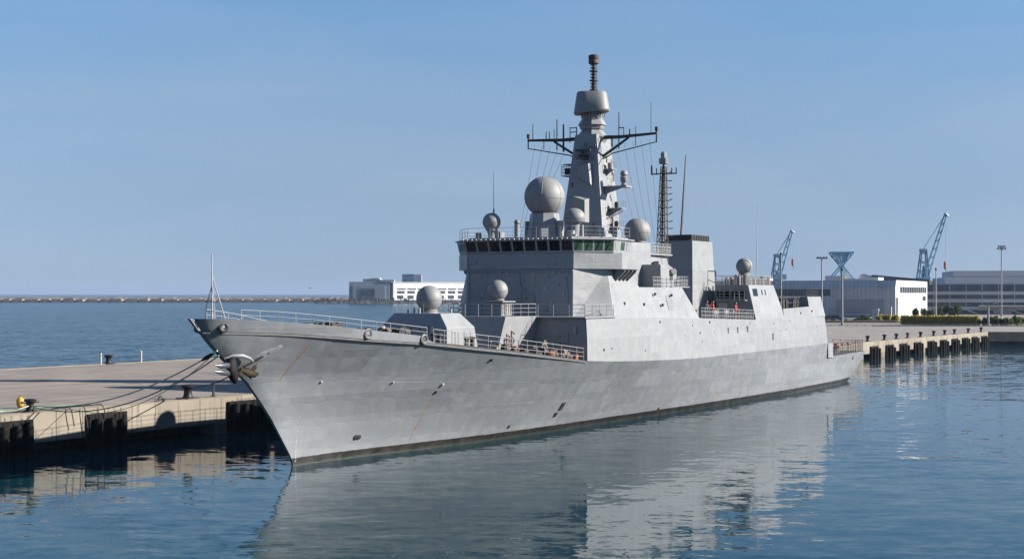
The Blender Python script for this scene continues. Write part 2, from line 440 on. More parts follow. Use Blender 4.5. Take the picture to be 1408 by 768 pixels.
fender(9.4, 3.8, 'broad black fender with hanging rope ends on the sunlit left quay face')
fender(24.4, 4.3, 'broad black fender in shadow just left of the ship bow', n=4)
for i, l in enumerate((184.5, 193, 201.1, 209.8, 218.6, 226.9, 235.1, 242.9, 250.3, 258.1)):
    fender(l, 4.1, 'black rubber fender on beige quay wall, %s of ten going away from the ship stern' % ORD[i], 2.2)

# bollards
def bollard_mesh(kind):
    bm = newbm()
    lathe(bm, [(.46, 0), (.46, .06), (.34, .09), (.27, .22), (.25, .5), (.30, .62), (.42, .70), (.44, .80), (.36, .88), (.05, .91)], (0, 0, 0), 18)
    return bm
def bollard(l, d, label, cross=False, m=None, s=1.0, group='mooring bollards on the quay'):
    t = thing('bollard', label, 'bollard', Q(l, d, 3.05), QROT, group); t.scale = (s * (.8 if l > 100 else 1), s * (.8 if l > 100 else 1), s)
    link_obj('post', bollard_mesh(0), m or mat('bollard_black', (.010, .010, .012), .5, var=.4, scale=4, spec=.3), t, smooth=True)
    bm = newbm(); box(bm, -.55, .55, -.55, .55, 0, .05); link_obj('base_plate', bm, M_RUSTD, t, bevel=.01)
    if cross:
        bm = newbm(); tube(bm, (-.75, 0, .66), (.75, 0, .66), .09, n=10); link_obj('horn', bm, M_DARK, t, smooth=True)
    return t
bollard(3.6, 1.3, 'black bollard with side horn holding the green mooring lines at left', True)
bollard(18.9, 1.0, 'large black bollard in the bow shadow holding the short line', s=1.25)
bollard(55.7, 51.0, 'lone black bollard between two pale posts on the far pier edge', s=1.2)
for i, l in enumerate((183.0, 192.2, 199.1, 205.9, 214.0, 222.7, 230.3, 237.4, 247.9, 258.2)):
    bollard(l, .5, ('rust red bollard among black ones, %s beyond the ship stern' if i == 3 else 'black bollard on the right quay edge, %s beyond the ship stern') % ORD[i],
            i == 8, mat('bollard_rust', (.11, .035, .02), .7, var=.4, scale=4) if i == 3 else None, 1.15)
# quay furniture at left
for l, d, lab, h in ((54.4, 50.9, 'thin pale post with dark cap left of the far bollard', 1.35), (60.8, 50.9, 'plain pale post right of the far bollard', 1.25)):
    t = thing('marker_post', lab, 'post', Q(l, d, 3.05), QROT, 'pale posts on the far pier edge')
    bm = newbm(); lathe(bm, [(.13, 0), (.13, h), (.02, h + .02)], (0, 0, 0), 10); link_obj('shaft', bm, M_RAIL, t, smooth=True)
    bm = newbm(); lathe(bm, [(.15, h), (.15, h + .08), (.02, h + .12)], (0, 0, 0), 10); link_obj('cap', bm, M_DARK if 'dark' in lab else M_WHITE, t, smooth=True)
t = thing('marker_buoy', 'small yellow buoy standing behind the left bollard', 'buoy', Q(5.4, 4.6, 3.0), QROT)
bm = newbm(); lathe(bm, [(.10, .0), (.24, .12), (.30, .4), (.26, .62), (.12, .78), (.02, .8)], (0, 0, .06), 16)
link_obj('float', bm, mat('yellow_plastic', (.42, .22, .012), .5), t, smooth=True)
bm = newbm(); lathe(bm, [(.25, 0), (.25, .06), (.1, .07)], (0, 0, 0), 14); torus(bm, (0, 0, .9), .06, .018, (0, 1, 0), 10, 5); link_obj('base', bm, M_DARK, t)
t = thing('mooring_cleat', 'upright dark cleat beside the shadowed bollard at the bow', 'cleat', Q(21.7, .9, 3.05), QROT + .5)
bm = newbm(); ring_loft(bm, [[(-.3, -.07, 0), (.3, -.07, 0), (.3, .07, 0), (-.3, .07, 0)], [(-.1, -.05, .55), (.2, -.05, .55), (.2, .05, .55), (-.1, .05, .55)], [(.12, -.03, .95), (.2, -.03, .95), (.2, .03, .95), (.12, .03, .95)]])
link_obj('horn', bm, M_DARK, t, bevel=.02)
bm = newbm(); box(bm, -.45, .45, -.2, .2, 0, .04); link_obj('base_plate', bm, M_RUSTD, t)
t = thing('mooring_ring', 'low dark ring plate on the quay edge left of the shadowed bollard', 'ring', Q(16.1, 1.2, 3.0), QROT)
bm = newbm(); box(bm, -.4, .4, -.25, .25, 0, .07); link_obj('plate', bm, M_RUSTD, t, bevel=.01)
bm = newbm(); torus(bm, (0.05, 0, .2), .18, .05, (.9, .3, .3), 16, 6); link_obj('ring', bm, M_DARK, t, smooth=True)
# ---------------------------------------------------------------- the warship. Local frame: x aft from the stem at the waterline, -y port (towards the camera), z up
AX = math.atan(1096 / 2000)
ship = thing('warship', 'large grey warship with radomes and a tall pyramid mast moored along the pier', 'warship',
             (-14.654, 97.046, 0), R(90) - AX)
STEM = [(-3, 1.2), (0, 0), (.65, -.24), (3.58, -2.55), (5.84, -4.84), (7.22, -6.9), (8.59, -8.61), (9.96, -10.0)]
BW = [(0, .06), (2, .14), (4, .28), (7.3, .75), (11, 1.45), (15, 2.15), (19, 2.85), (24, 3.5), (30, 4.0), (36, 4.4), (49, 5.3), (65, 6.5), (87, 7.25), (103, 7.1), (115.5, 6.3)]
BD = [(-9.35, .06), (-9.0, .50), (-8.4, .85), (-7.6, 1.2), (-5, 2.2), (0, 3.9), (5, 5.3), (10, 6.4), (16, 7.3), (23, 7.9), (29, 8.0), (50, 8.0), (90, 7.9), (115.5, 7.3)]
ZT = [(-10, 9.96), (-8.5, 9.92), (-6.1, 9.82), (-3.6, 9.65), (-1, 9.42), (3.1, 8.97), (8.0, 8.46)]
ZK = [(-10, 9.21), (-3.6, 8.93), (-1, 8.72), (3.1, 8.37), (8.2, 8.01), (12.3, 7.58), (16.6, 7.18), (21.7, 6.67), (28.7, 6.0), (36, 5.65), (51, 5.28), (73, 5.3), (98.99, 5.4), (99.01, 3.72), (115.5, 3.8)]
END = 115.5
def smooth_tab(T, x, w=2.0):
    return (tab(T, x - w) + 2 * tab(T, x) + tab(T, x + w)) / 4
def bdk(s): return tab(BD, s) if s < 1 or s > 112 else smooth_tab(BD, s)
ZR = [(-10, 9.21), (-3.6, 8.93), (-1, 8.72), (3.1, 8.37), (8.2, 8.01), (12.3, 7.58), (16.6, 7.18), (21.7, 6.67), (28.7, 6.0), (36, 5.65), (51, 5.28), (73, 5.3), (88, 5.35), (97, 4.8), (108, 3.85), (115.5, 3.8)]
def hullpt(s0, v):
    k = max(0, 1 - s0 / 28.); st = s0 - 10 * k; zt = tab(ZK, st); zr = tab(ZR, st)
    if v < 0: z = v
    elif v <= .72: z = zr * v
    else: z = zr * .72 + (zt - zr * .72) * (v - .72) / .28
    s = s0 + tab(STEM, z) * k
    q = min(1, max(0, (s0 - 101) / (END - 101)))
    if q > 0: s = s0 - 5.0 * q * q * (1 - min(1, max(0, z) / 3.8)) ** 1.6
    bd = bdk(s0 + tab(STEM, zt) * k); bw = smooth_tab(BW, s0) if s0 > 2 else tab(BW, s0)
    w = max(0, v) ** (1.35 - .4 * min(1, s0 / 60.))
    b = bw + (bd - bw) * w
    if v < 0: b = bw * (1 + v * .12)
    return s, b, z
M_HULL = ship_paint('hull_grey', (.168, .181, .198), hull=True, dent=.014)
cols = [0, .4, .9, 1.6, 2.5, 3.5, 4.6, 6, 7.5, 9, 11, 13, 15.5, 18, 20.5, 23, 25.5, 28.7, 32, 36, 40, 45, 50, 56, 62, 68, 74, 80, 86, 91, 96, 98.99, 99.01, 101, 103, 105, 107, 109, 111, 113, 114.5, END]
rows = [-2.5, -.8, 0, .04, .08, .14, .2, .28, .36, .45, .54, .63, .72, .8, .88, .94, 1.0]
bm = newbm()
gp = {}; gs = {}
for i, c in enumerate(cols):
    for j, v in enumerate(rows):
        s, b, z = hullpt(c, v)
        gp[i, j] = bm.verts.new((s, -b, z)); gs[i, j] = bm.verts.new((s, b, z))
nc, nr = len(cols), len(rows)
for i in range(nc - 1):
    for j in range(nr - 1):
        bm.faces.new((gp[i, j], gp[i + 1, j], gp[i + 1, j + 1], gp[i, j + 1]))
        bm.faces.new((gs[i, j], gs[i, j + 1], gs[i + 1, j + 1], gs[i + 1, j]))
for j in range(nr - 1):
    bm.faces.new((gp[0, j], gp[0, j + 1], gs[0, j + 1], gs[0, j]))
    bm.faces.new((gp[nc - 1, j], gs[nc - 1, j], gs[nc - 1, j + 1], gp[nc - 1, j + 1]))
for i in range(nc - 1):
    bm.faces.new((gp[i, 0], gs[i, 0], gs[i + 1, 0], gp[i + 1, 0]))
hull = link_obj('hull', bm, M_HULL, ship, smooth=True, angle=28)
def sub(name, bm, m, parent=None, **k): return link_obj(name, bm, m, ship if parent is None else parent, **k)

def ssub(name, bm, m, parent=None, **k): return split_link(name, bm, m, ship if parent is None else parent, **k)
# decks
def strip_deck(name, ss, dz, inset, m):
    bm = newbm()
    rp = [[bm.verts.new((s, yy, tab(ZK, s) + dz + zz)) for s in ss for yy in [0]] for zz in (0,)]
    bm.free(); bm = newbm(); L = []
    for s in ss:
        b = bdk(s) - inset; z = tab(ZK, s) + dz
        L.append([(s, -b, z), (s, b, z), (s, b, z - .12), (s, -b, z - .12)])
    ring_loft(bm, L); return sub(name, bm, m)
strip_deck('foredeck', [-9.2, -8.8, -8, -6.5, -5, -2.5, 0, 2.5, 5, 7.5, 10, 13, 16, 19, 22, 25, 28.6], -.02, .05, M_DECK)
strip_deck('quarterdeck', [99.05, 103, 107, 111, END - .05], -.05, .05, M_DECK)
# bulwark
bm = newbm()
for sg in (-1, 1):
    L = []
    for s0 in [0, .3, .7, 1.2, 2, 3, 4, 5.5, 7, 9, 11, 12.2, 13.2]:
        k = max(0, 1 - s0 / 28.); sb = s0 + tab(STEM, 9.21) * k; b = bdk(sb); z0 = tab(ZK, sb); st = sb - .75 * k ** 3
        z1 = tab(ZT, st) if sb < 7.3 else z0 + (.42 if sb < 7.9 else .06)
        bo = b + .22 * k ** 3 * min(1, b)
        L.append([(sb, sg * b, z0), (st, sg * bo, z1), (st + .02, sg * max(.01, bo - .11), z1), (sb + .02, sg * max(.01, b - .11), z0)])
    ring_loft(bm, L)
bulwark = sub('bulwark', bm, M_HULL, smooth=True, angle=40)

# ---- superstructure base flush with the hull side
ZB = [(28.7, 9.45), (44, 9.3), (54, 9.1), (70, 8.7), (80, 8.75), (99, 8.85)]
bm = newbm(); L = []
for s in [28.7, 30, 34, 38, 44, 49, 54, 58, 62, 66, 70, 75, 80, 85, 90, 94]:
    b = bdk(s); z0 = tab(ZK, s); z1 = tab(ZB, s); zm = z0 + (z1 - z0) * .5
    L.append([(s, -b, z0), (s, -b + .02, zm), (s, -b + .12, z1), (s, b - .12, z1), (s, b - .02, zm), (s, b, z0)])
b = bdk(97); z0 = tab(ZK, 97)
L.append([(97.0, -b, z0), (96.4, -b + .02, 7.1), (95.9, -b + .12, 8.85), (95.9, b - .12, 8.85), (96.4, b - .02, 7.1), (97.0, b, z0)])
ring_loft(bm, L)
base = sub('side_plating', bm, M_GREY, smooth=True, angle=20)
bm = newbm(); loft(bm, [(97.0, -7.8), (98.99, -7.8), (98.99, 7.8), (97.0, 7.8)], 3.6, [(96.9, -7.8), (98.95, -7.8), (98.95, 7.8), (96.9, 7.8)], 5.36)
sub('deck_step', bm, M_GREY)
bm = newbm(); box(bm, 28.25, 34.5, -8.02, 8.02, 9.46, 9.58); sub('forward_deck_edge', bm, M_GREY, bevel=.02)
# step block in front of the bridge
bm = newbm(); loft(bm, [(22.9, -2.7), (28.69, -2.9), (28.69, 2.9), (22.9, 2.7)], 6.4, [(23.6, -3.2), (28.69, -3.55), (28.69, 3.55), (23.6, 3.2)], 9.62)
blk = sub('step_block', bm, M_GREY, bevel=.04)
bm = newbm(); loft(bm, [(23.7, -3.0), (28.2, -3.3), (28.2, 3.3), (23.7, 3.0)], 9.621, [(23.7, -3.0), (28.2, -3.3), (28.2, 3.3), (23.7, 3.0)], 9.64)
sub('step_deck', bm, M_DECK, blk)

# ---- bridge tower
tower_b = [(31.6, -5.2), (34.4, -7.82), (44.0, -7.76), (44.0, 7.76), (34.4, 7.82), (31.6, 5.2)]
tower_t = [(31.78, -5.15), (34.9, -6.9), (39.2, -6.9), (39.2, 6.9), (34.9, 6.9), (31.78, 5.15)]
bm = newbm(); loft(bm, tower_b, 9.3, tower_t, 13.55); tower = sub('bridge_tower', bm, M_GREY, bevel=.03)
bm = newbm(); loft(bm, [(43.7, -7.74), (54.4, -7.72), (54.4, 7.72), (43.7, 7.74)], 9.0, [(39.0, -6.98), (51.6, -6.95), (51.6, 6.95), (39.0, 6.98)], 12.05)
mid = sub('middle_deckhouse', bm, M_GREY, bevel=.03)
wing = [(31.74, -5.2), (35.3, -8.1), (38.7, -8.2), (38.7, 8.2), (35.3, 8.1), (31.74, 5.2)]
bm = newbm(); loft(bm, wing, 13.551, [(x + (0 if i not in (0, 5) else .05), y) for i, (x, y) in enumerate(wing)], 14.95); wingo = sub('bridge_wing', bm, M_GREY, bevel=.03)
bm = newbm()
for sg in (-1, 1):
    for s in (36.0, 36.8, 37.6, 38.4):
        ring_loft(bm, [[(s + e, sg * 6.9, 13.54), (s + e, sg * 8.05, 13.54), (s + e, sg * 8.0, 13.35), (s + e, sg * 7.05, 12.45)] for e in (0, .1)])
ssub('wing_bracket', bm, M_GREY, wingo)
bh_b = [(31.75, -5.2), (34.6, -7.6), (38.4, -7.45), (38.4, 7.45), (34.6, 7.6), (31.75, 5.2)]
bh_t = [(31.45, -5.3), (34.4, -7.8), (38.4, -7.6), (38.4, 7.6), (34.4, 7.8), (31.45, 5.3)]
bm = newbm(); loft(bm, bh_b, 14.951, bh_t, 16.05); bridge = sub('bridge', bm, M_GREY)
roof = [(31.2, -5.4), (34.25, -7.95), (38.7, -7.8), (38.7, 7.8), (34.25, 7.95), (31.2, 5.4)]
bm = newbm(); loft(bm, roof, 16.051, [(x + (.08 if x < 35 else 0), y * .99) for x, y in roof], 16.17); rin = [(x + (.75 if x < 35 else -.1), y * .92) for x, y in roof]; loft(bm, rin, 16.165, rin, 16.32); sub('bridge_roof', bm, M_GREY, bridge, bevel=.03)
def windows(a0, a1, b0, b1, n, m, gap=.14, name='window'):
    """windows between bottom edge a0-a1 and top edge b0-b1 of a leaning face"""
    a0, a1, b0, b1 = map(Vector, (a0, a1, b0, b1)); nrm = (a1 - a0).cross(b0 - a0).normalized()
    if nrm.x > 0: nrm = -nrm
    L = (a1 - a0).length
    for k in range(n):
        u0 = (k + gap) / n; u1 = (k + 1 - gap) / n
        q = [a0.lerp(a1, u0), a0.lerp(a1, u1), b0.lerp(b1, u1), b0.lerp(b1, u0)]
        bm = newbm(); ring_loft(bm, [[p - nrm * .02 for p in q], [p + nrm * .012 for p in q]])
        w = sub(name, bm, m if not callable(m) else m(k), bridge)
        bm = newbm()
        for p, p2 in ((q[0], q[3]),):
            tube(bm, p.lerp(p2, .1) + nrm * .05 + (a1 - a0).normalized() * .2, p.lerp(p2, .85) + nrm * .05 + (a1 - a0).normalized() * .45, .018)
        sub('wiper', bm, M_DARK, bridge)
def lerp3(p, q, u): return tuple(a + (b - a) * u for a, b in zip(p, q))
def face_pts(i, j, za, zb):
    out = []
    for zz in (za, zb):
        u = (zz - 14.95) / 1.1
        for k in (i, j):
            p, q = bh_b[k], bh_t[k]; out.append((p[0] + (q[0] - p[0]) * u, p[1] + (q[1] - p[1]) * u, zz))
    return out[0], out[1], out[2], out[3]
windows(*face_pts(5, 0, 15.12, 15.95), 9, M_GLASS, .09)
windows(*face_pts(0, 1, 15.12, 15.95), 4, M_GLASSG, .1)
windows(*face_pts(4, 5, 15.12, 15.95), 4, M_GLASSG, .1)
windows(*face_pts(1, 2, 15.2, 15.9), 3, lambda k: M_GLASSG if k % 2 else M_GREY, .2)
windows(*face_pts(3, 4, 15.2, 15.9), 3, M_GLASS, .2)
# roof fringe of small lamps and clips
bm = newbm()
for k in range(24):
    y = -5.3 + k * 10.6 / 23; rr = random.uniform(.04, .09)
    box(bm, 31.12, 31.22, y - rr, y + rr, 16.08, 16.2)
ssub('roof_fitting', bm, M_WHITE, bridge)

# ---- railings
def railing(pts, h=1.0, step=1.5, lines=3, r=.022, m=None, parent=None, name='railing', closed=False, net=0, spread=1.0):
    bm = newbm(); pts = [Vector(p) for p in pts]
    for a, b in zip(pts, pts[1:]):
        L = (b - a).length; n = max(1, round(L / step))
        for i in range(n + 1):
            p = a.lerp(b, i / n); tube(bm, p, p + Vector((0, 0, h)), r * 1.25, r * 1.1, 5)
        for j in range(lines):
            z = h * (1 - j / lines)
            q = [a.lerp(b, i / n) + Vector((0, 0, z - (.02 if (i % 2 and j) else 0))) for i in range(n + 1)]
            polytube(bm, q, r * (1 if j == 0 else .7), 4)
        if net:
            k = int(L / net)
            for i in range(k):
                p = a.lerp(b, (i + .5) / k); tube(bm, p, p + Vector((0, 0, h * random.uniform(.8, 1.02))), r * .55, n=3)
            for j in range(int(h / net)):
                z = (j + .5) * net; tube(bm, a + Vector((0, 0, z)), b + Vector((0, 0, z)), r * .5, n=3)
    return sub(name, bm, m or M_RAIL, parent)
def edge(ss, dz=0.0, inset=.1, sg=-1, top=False): return [(s, sg * (bdk(s) - inset), (tab(ZT, s) if top else tab(ZK, s)) + dz) for s in ss]
for sg in (-1, 1):
    railing(edge([-7, -4.5, -2, .5, 3, 5.5, 7.6], 0, .05, sg, True), .62, 1.6, 2)
    railing(edge([8.3, 10.5, 13, 15.5, 18, 20.5, 23, 25.7, 28.2], 0, .1, sg), 1.0, 1.35, 3)
    railing([(28.4, sg * 3.6, 9.58), (28.4, sg * 7.9, 9.58), (34.0, sg * 7.9, 9.58)], 1.0, 1.35, 3)
    railing([(45.0, sg * 6.8, 12.06), (51.4, sg * 6.8, 12.06)], .95, 1.0, 3, net=.4)
    railing([(54.6, sg * 7.75, 9.1), (62, sg * 7.75, 8.9), (69.8, sg * 7.75, 8.7)], 1.0, 1.1, 3, net=.45)
railing([(23.7, -3.1, 9.63), (23.7, 3.1, 9.63)], 1.0, 1.2, 3)
railing([(23.7, -3.1, 9.63), (28.3, -3.45, 9.63)], 1.0, 1.2, 3)
railing([(23.7, 3.1, 9.63), (28.3, 3.45, 9.63)], 1.0, 1.2, 3)
railing([(38.3, -7.45, 16.16), (34.6, -7.6, 16.16), (31.7, -5.1, 16.16), (31.7, 5.1, 16.16), (34.6, 7.6, 16.16), (38.3, 7.45, 16.16)], 1.0, 1.15, 3, r=.017)

# ---- gun house style block on the foredeck
bm = newbm()
def gh(s0, s1, y, z): return [(s0, -y, z), (s1, -y, z), (s1, y, z), (s0, y, z)]
ring_loft(bm, [gh(14.9, 19.6, 3.0, 7.0), gh(14.9, 19.0, 3.0, 8.92), gh(15.4, 18.3, 2.1, 9.98)])
for v in bm.verts:
    if v.co.y > 0 and v.co.z > 8: v.co.x += .1
gun = sub('foredeck_housing', bm, M_GREY, bevel=.04)
def radome(c, r, zbase, rb, m=M_DOME, sz=1.0, cut=-.82, ped=True, name='radome'):
    bm = newbm(); ball(bm, c, r, cut, 36, 20, sz)
    zc = c[2] + r * cut * sz
    o = sub(name, bm, m, smooth=True, angle=60)
    bm = newbm()     # panel seams and the mounting flange
    rr = r + .004
    torus(bm, (c[0], c[1], c[2] - r * .12), rr * math.cos(math.asin(.12)), .018, (0, 0, 1), 48, 5)
    lathe(bm, [(r * .60, zc - .12 - c[2]), (r * .66, zc - .12 - c[2]), (r * .66, zc + .03 - c[2]), (r * .5, zc + .03 - c[2])], c, 28)
    sub('seam_ring', bm, mat('seam_grey', (.14, .14, .14), .6), o)
    if ped:
        bm = newbm(); lathe(bm, [(rb, zbase - c[2]), (rb, zbase + .1 - c[2]), (rb * .82, zbase + .14 - c[2]), (r * .52, zc - .1 - c[2])], c, 20)
        sub('pedestal', bm, M_GREY, o, smooth=True, angle=30)
    return o
rd = radome((17.2, 0, 11.1), 1.0, 9.98, .75, sz=1.0, cut=-.85)
bm = newbm()
for k in range(6): rbox(bm, 15.7 + k * .5, random.uniform(-1.8, 1.8), .12, .12, 9.98, 10.2 + .2 * random.random(), 0)
for k in range(7): tube(bm, (15.45, 2.0 - k * .65, 9.98), (15.45, 2.0 - k * .65, 10.7), .018, n=4)
ssub('roof_fitting', bm, M_GREY, gun)
bm = newbm(); box(bm, 14.80, 14.9, .2, .34, 8.3, 8.9); sub('life_jacket_box', bm, M_ORANGE, gun)
bm = newbm(); box(bm, 14.76, 14.9, -1.9, -1.7, 8.2, 9.0); ssub('cable_box', bm, M_WHITE, gun, bevel=.03)
bm = newbm()
for k in range(4): box(bm, 15.6 + .9 * k, 16.3 + .9 * k, -3.04, -2.99, 7.4, 8.6)
ssub('access_panel', bm, M_GREY, gun, bevel=.01)

# second radome on its box pedestal
rd = radome((28.0, 0, 11.75), .86, 9.63, .5, cut=-.85, ped=False)
bm = newbm(); box(bm, 27.1, 28.9, -.85, .85, 9.63, 10.75, .04, .04)
for k in range(5): box(bm, 27.2 + k * .36, 27.32 + k * .36, -.9, -.82, 9.7, 10.7)
box(bm, 26.9, 29.1, -1.1, 1.1, 10.75, 10.86); sub('pedestal', bm, M_DOME, rd, bevel=.02)

# ---- things on the bridge roof
bm = newbm()
oc = lambda r: [(36.5 + r * math.cos(R(22.5 + 45 * k)), r * math.sin(R(22.5 + 45 * k))) for k in range(8)]
loft(bm, oc(1.62), 16.32, oc(1.28), 18.55)
for sg in (-1, 1): box(bm, 36.0, 37, sg * 1.5, sg * 1.75, 16.32, 17.9, .1)
ped = sub('radome_tower', bm, M_GREY, bevel=.02)
rd = radome((36.5, 0, 20.06), 1.8, 18.5, 1.2, ped=False, cut=-.84)
bm = newbm()
for a in range(6):
    t = R(60 * a + 20)
    pts = [(36.5 + 1.805 * math.cos(e) * math.cos(t), 1.805 * math.cos(e) * math.sin(t), 20.06 + 1.805 * math.sin(e)) for e in [R(-50 + 14 * k) for k in range(10)]]
    polytube(bm, pts, .02, 4)
sub('panel_seam', bm, mat('seam_grey', (.14, .14, .14)), rd)
radome((33.5, 3.7, 17.78), .80, 16.32, .34, cut=-.8)
bm = newbm(); lathe(bm, [(.30, 0), (.30, .05), (.24, .1), (.24, 1.15), (.15, 1.2)], (33.5, 1.15, 16.32), 14); mush = sub('stub_antenna', bm, M_DOME, smooth=True)
bm = newbm(); ball(bm, (33.5, 1.15, 17.68), .26); sub('antenna_cap', bm, mat('cap_grey', (.13,.135,.14)), mush, smooth=True)
d3 = radome((36.4, -3.0, 18.15), .94, 16.32, .5, sz=.86, cut=-.55)
bm = newbm()
for k in range(7): rbox(bm, 36.4 + random.uniform(-.7, .7), -3 + random.uniform(-.7, .7), .3, .25, 16.32, 16.6 + .7 * random.random(), k)
ssub('radome_equipment', bm, M_DOME, d3)
bm = newbm(); ring_loft(bm, [[(40.4, -2.05, 17.9), (41.1, -2.2, 17.9), (41.3, -1.2, 17.9), (40.4, -.9, 17.9)], [(40.4, -2.05, 19.9), (41.1, -2.2, 20.1), (41.3, -1.2, 20.3), (40.4, -.9, 20.3)]])
lathe(bm, [(.2, 16.3), (.16, 17.9)], (40.8, -1.6, -.1), 8)
sub('panel_antenna', bm, M_DOME, bevel=.06)
def whip(a, b, r=.035, m=None, name='whip_antenna'):
    bm = newbm(); polytube(bm, [a, tuple(a[i] + (b[i] - a[i]) * .5 for i in range(3)), b], [r, r * .75, r * .4], 5)
    lathe(bm, [(r * 2.4, 0), (r * 2.2, .4), (r, .5)], a, 8)
    return sub(name, bm, m or M_DARK, smooth=True)
whip((33.9, 3.7, 18.5), (33.9, 3.75, 22.3), .03)
bm = newbm()
for (s, y, a, b, h) in ((34, -1.2, .5, .6, .8), (36.6, 4.8, 1.0, .8, .7), (37.3, -5.2, .7, .7, .9), (35, 5.9, .4, .4, .6), (33, -4.2, .3, .4, .5), (37.6, -6.4, .4, .3, .9), (32.6, 2.6, .2, .2, .7)):
    rbox(bm, s, y, a, b, 16.32, 16.32 + h, .3 * s)
ssub('roof_locker', bm, M_GREY, bevel=.03)

# ---- main mast
bm = newbm(); box(bm, 38.41, 50.0, -4.4, 4.4, 12.0, 16.25); mh = sub('mast_house', bm, M_GREY, bevel=.03)
bm = newbm()
mast_b = [(43.9, -2.28), (48.6, -2.05), (48.6, 2.05), (43.9, 2.28)]
mast_t = [(44.9, -1.12), (48.2, -.98), (48.2, .98), (44.9, 1.12)]
loft(bm, mast_b, 16.0, mast_t, 26.4)
mast = sub('main_mast', bm, M_GREY, bevel=.04)
def mast_at(z):
    u = (z - 16) / 10.4
    return 43.9 + 1.0 * u, 2.28 - 1.16 * u        # front s, half width
bm = newbm()
o8 = lambda r, rx=1.0, cx=46.3: [(cx + rx * r * math.cos(R(22.5 + 45 * k)), r * math.sin(R(22.5 + 45 * k))) for k in range(8)]
loft(bm, o8(.75), 24.9, o8(1.55), 26.2); loft(bm, o8(1.55), 26.201, o8(.95), 26.95); loft(bm, o8(1.1), 26.951, o8(1.25), 27.35); loft(bm, o8(1.38), 27.351, o8(1.1), 27.85); loft(bm, o8(1.0), 27.851, o8(1.15), 28.5)
sub('mast_neck', bm, M_GREY, mast, bevel=.02)
bm = newbm()
def sq(r, z, tilt=0.0, n=48, e=3.6, rot=R(24)):
    out = []
    for i in range(n):
        t = 2 * math.pi * i / n; c_, s_2 = math.cos(t), math.sin(t); q = (abs(c_) ** e + abs(s_2) ** e) ** (-1 / e) * r
        x, y = q * c_ * .92, q * s_2; x, y = x * math.cos(rot) - y * math.sin(rot), x * math.sin(rot) + y * math.cos(rot)
        out.append((46.2 + x, y, z - tilt * (y * .6 - x * .5)))
    return out
ring_loft(bm, [sq(.95, 28.40, .05), sq(1.62, 28.52, .13), sq(1.70, 28.66, .13), sq(1.42, 30.34, .0), sq(1.33, 30.46, .0)])
drum = sub('radar_drum', bm, M_DOME, mast, smooth=True, angle=40)
bm = newbm()
polytube(bm, [(46.2 + 1.50 * math.cos(t), 1.5 * math.sin(t), 28.40 + .05 * math.sin(2 * t)) for t in [R(150 + 6 * k) for k in range(20)]], .03, 4)
for k in range(9): t = R(160 + 14 * k); tube(bm, (46.2 + 1.2 * math.cos(t), 1.2 * math.sin(t), 28.0), (46.2 + 1.4 * math.cos(t), 1.4 * math.sin(t), 28.5), .04, n=4)
sub('drum_cable', bm, M_DARK, mast)
bm = newbm()
tube(bm, (46.6, 0, 30.4), (46.6, 0, 33.4), .2, .13, 10)
for k in range(9):
    z = 30.7 + k * .3; lathe(bm, [(.3 if k % 3 else .42, z), (.3 if k % 3 else .42, z + .07)], (46.6, 0, 0), 10)
    tube(bm, (46.6 - .3, -.22, z), (46.6 + .1, -.38, z + .24), .025, n=4)
for a in range(4): t = R(45 + 90 * a); tube(bm, (46.6 + .27 * math.cos(t), .27 * math.sin(t), 30.6), (46.6 + .27 * math.cos(t), .27 * math.sin(t), 33.2), .022, n=4)
tm = sub('topmast', bm, M_RUSTD, mast)
bm = newbm(); lathe(bm, [(.2, 33.1), (.48, 33.25), (.5, 33.5), (.45, 33.6), (.5, 33.7), (.5, 34.0), (.3, 34.1), (.05, 34.12)], (46.6, 0, 0), 18); sub('beacon', bm, M_RUSTD, mast, smooth=True, angle=40)
# yards
bm = newbm()
for sg in (-1, 1):
    polytube(bm, [(46.0, sg * .7, 26.15), (46.0, sg * 3, 26.1), (46.0, sg * 6.75, 26.25)], [.22, .17, .12], 6)
    tube(bm, (46.0, sg * 1.15, 24.3), (46.0, sg * 3.9, 26.0), .14, .11)
    polytube(bm, [(46.0, sg * 1.2, 24.1), (46.0, sg * 2.2, 24.6), (46.0, sg * 6.6, 25.45)], [.08, .06, .05], 5)
    tube(bm, (46, sg * 6.7, 25.4), (46, sg * 6.7, 26.7), .07)
    box(bm, 45.9, 46.15, sg * 6.7 - .12, sg * 6.7 + .12, 26.45, 26.85)
yard = sub('yardarm', bm, M_DARK, mast)
bm = newbm()
for y, z0, z1, r in ((6.2, 26.2, 27.8, .05), (4.75, 26.1, 27.0, .06), (4.4, 26.1, 27.0, .06), (3.6, 25.2, 28.1, .06), (2.9, 25.0, 27.6, .1), (2.2, 25.8, 27.3, .05), (3.9, 26.1, 27.2, .04), (5.0, 25.3, 26.2, .05),
                     (-2.9, 25.0, 28.4, .06), (-3.4, 26.1, 27.0, .05), (-4.0, 26.1, 26.8, .08), (-4.6, 25.2, 27.0, .04), (-6.15, 26.2, 29.2, .03), (-2.2, 25.2, 26.2, .09)):
    tube(bm, (46, y, z0), (46, y, z1), r, r * .7, 6)
for y0, y1, z in ((2.2, 1.5, 27.2), (2.2, 1.5, 26.8), (-2.9, -3.4, 26.95)): tube(bm, (46, y0, z), (46, y1, z), .05)
tube(bm, (46, 1.5, 26.1), (46, 1.5, 27.25), .05)
ssub('yard_antenna', bm, M_DARK, mast)
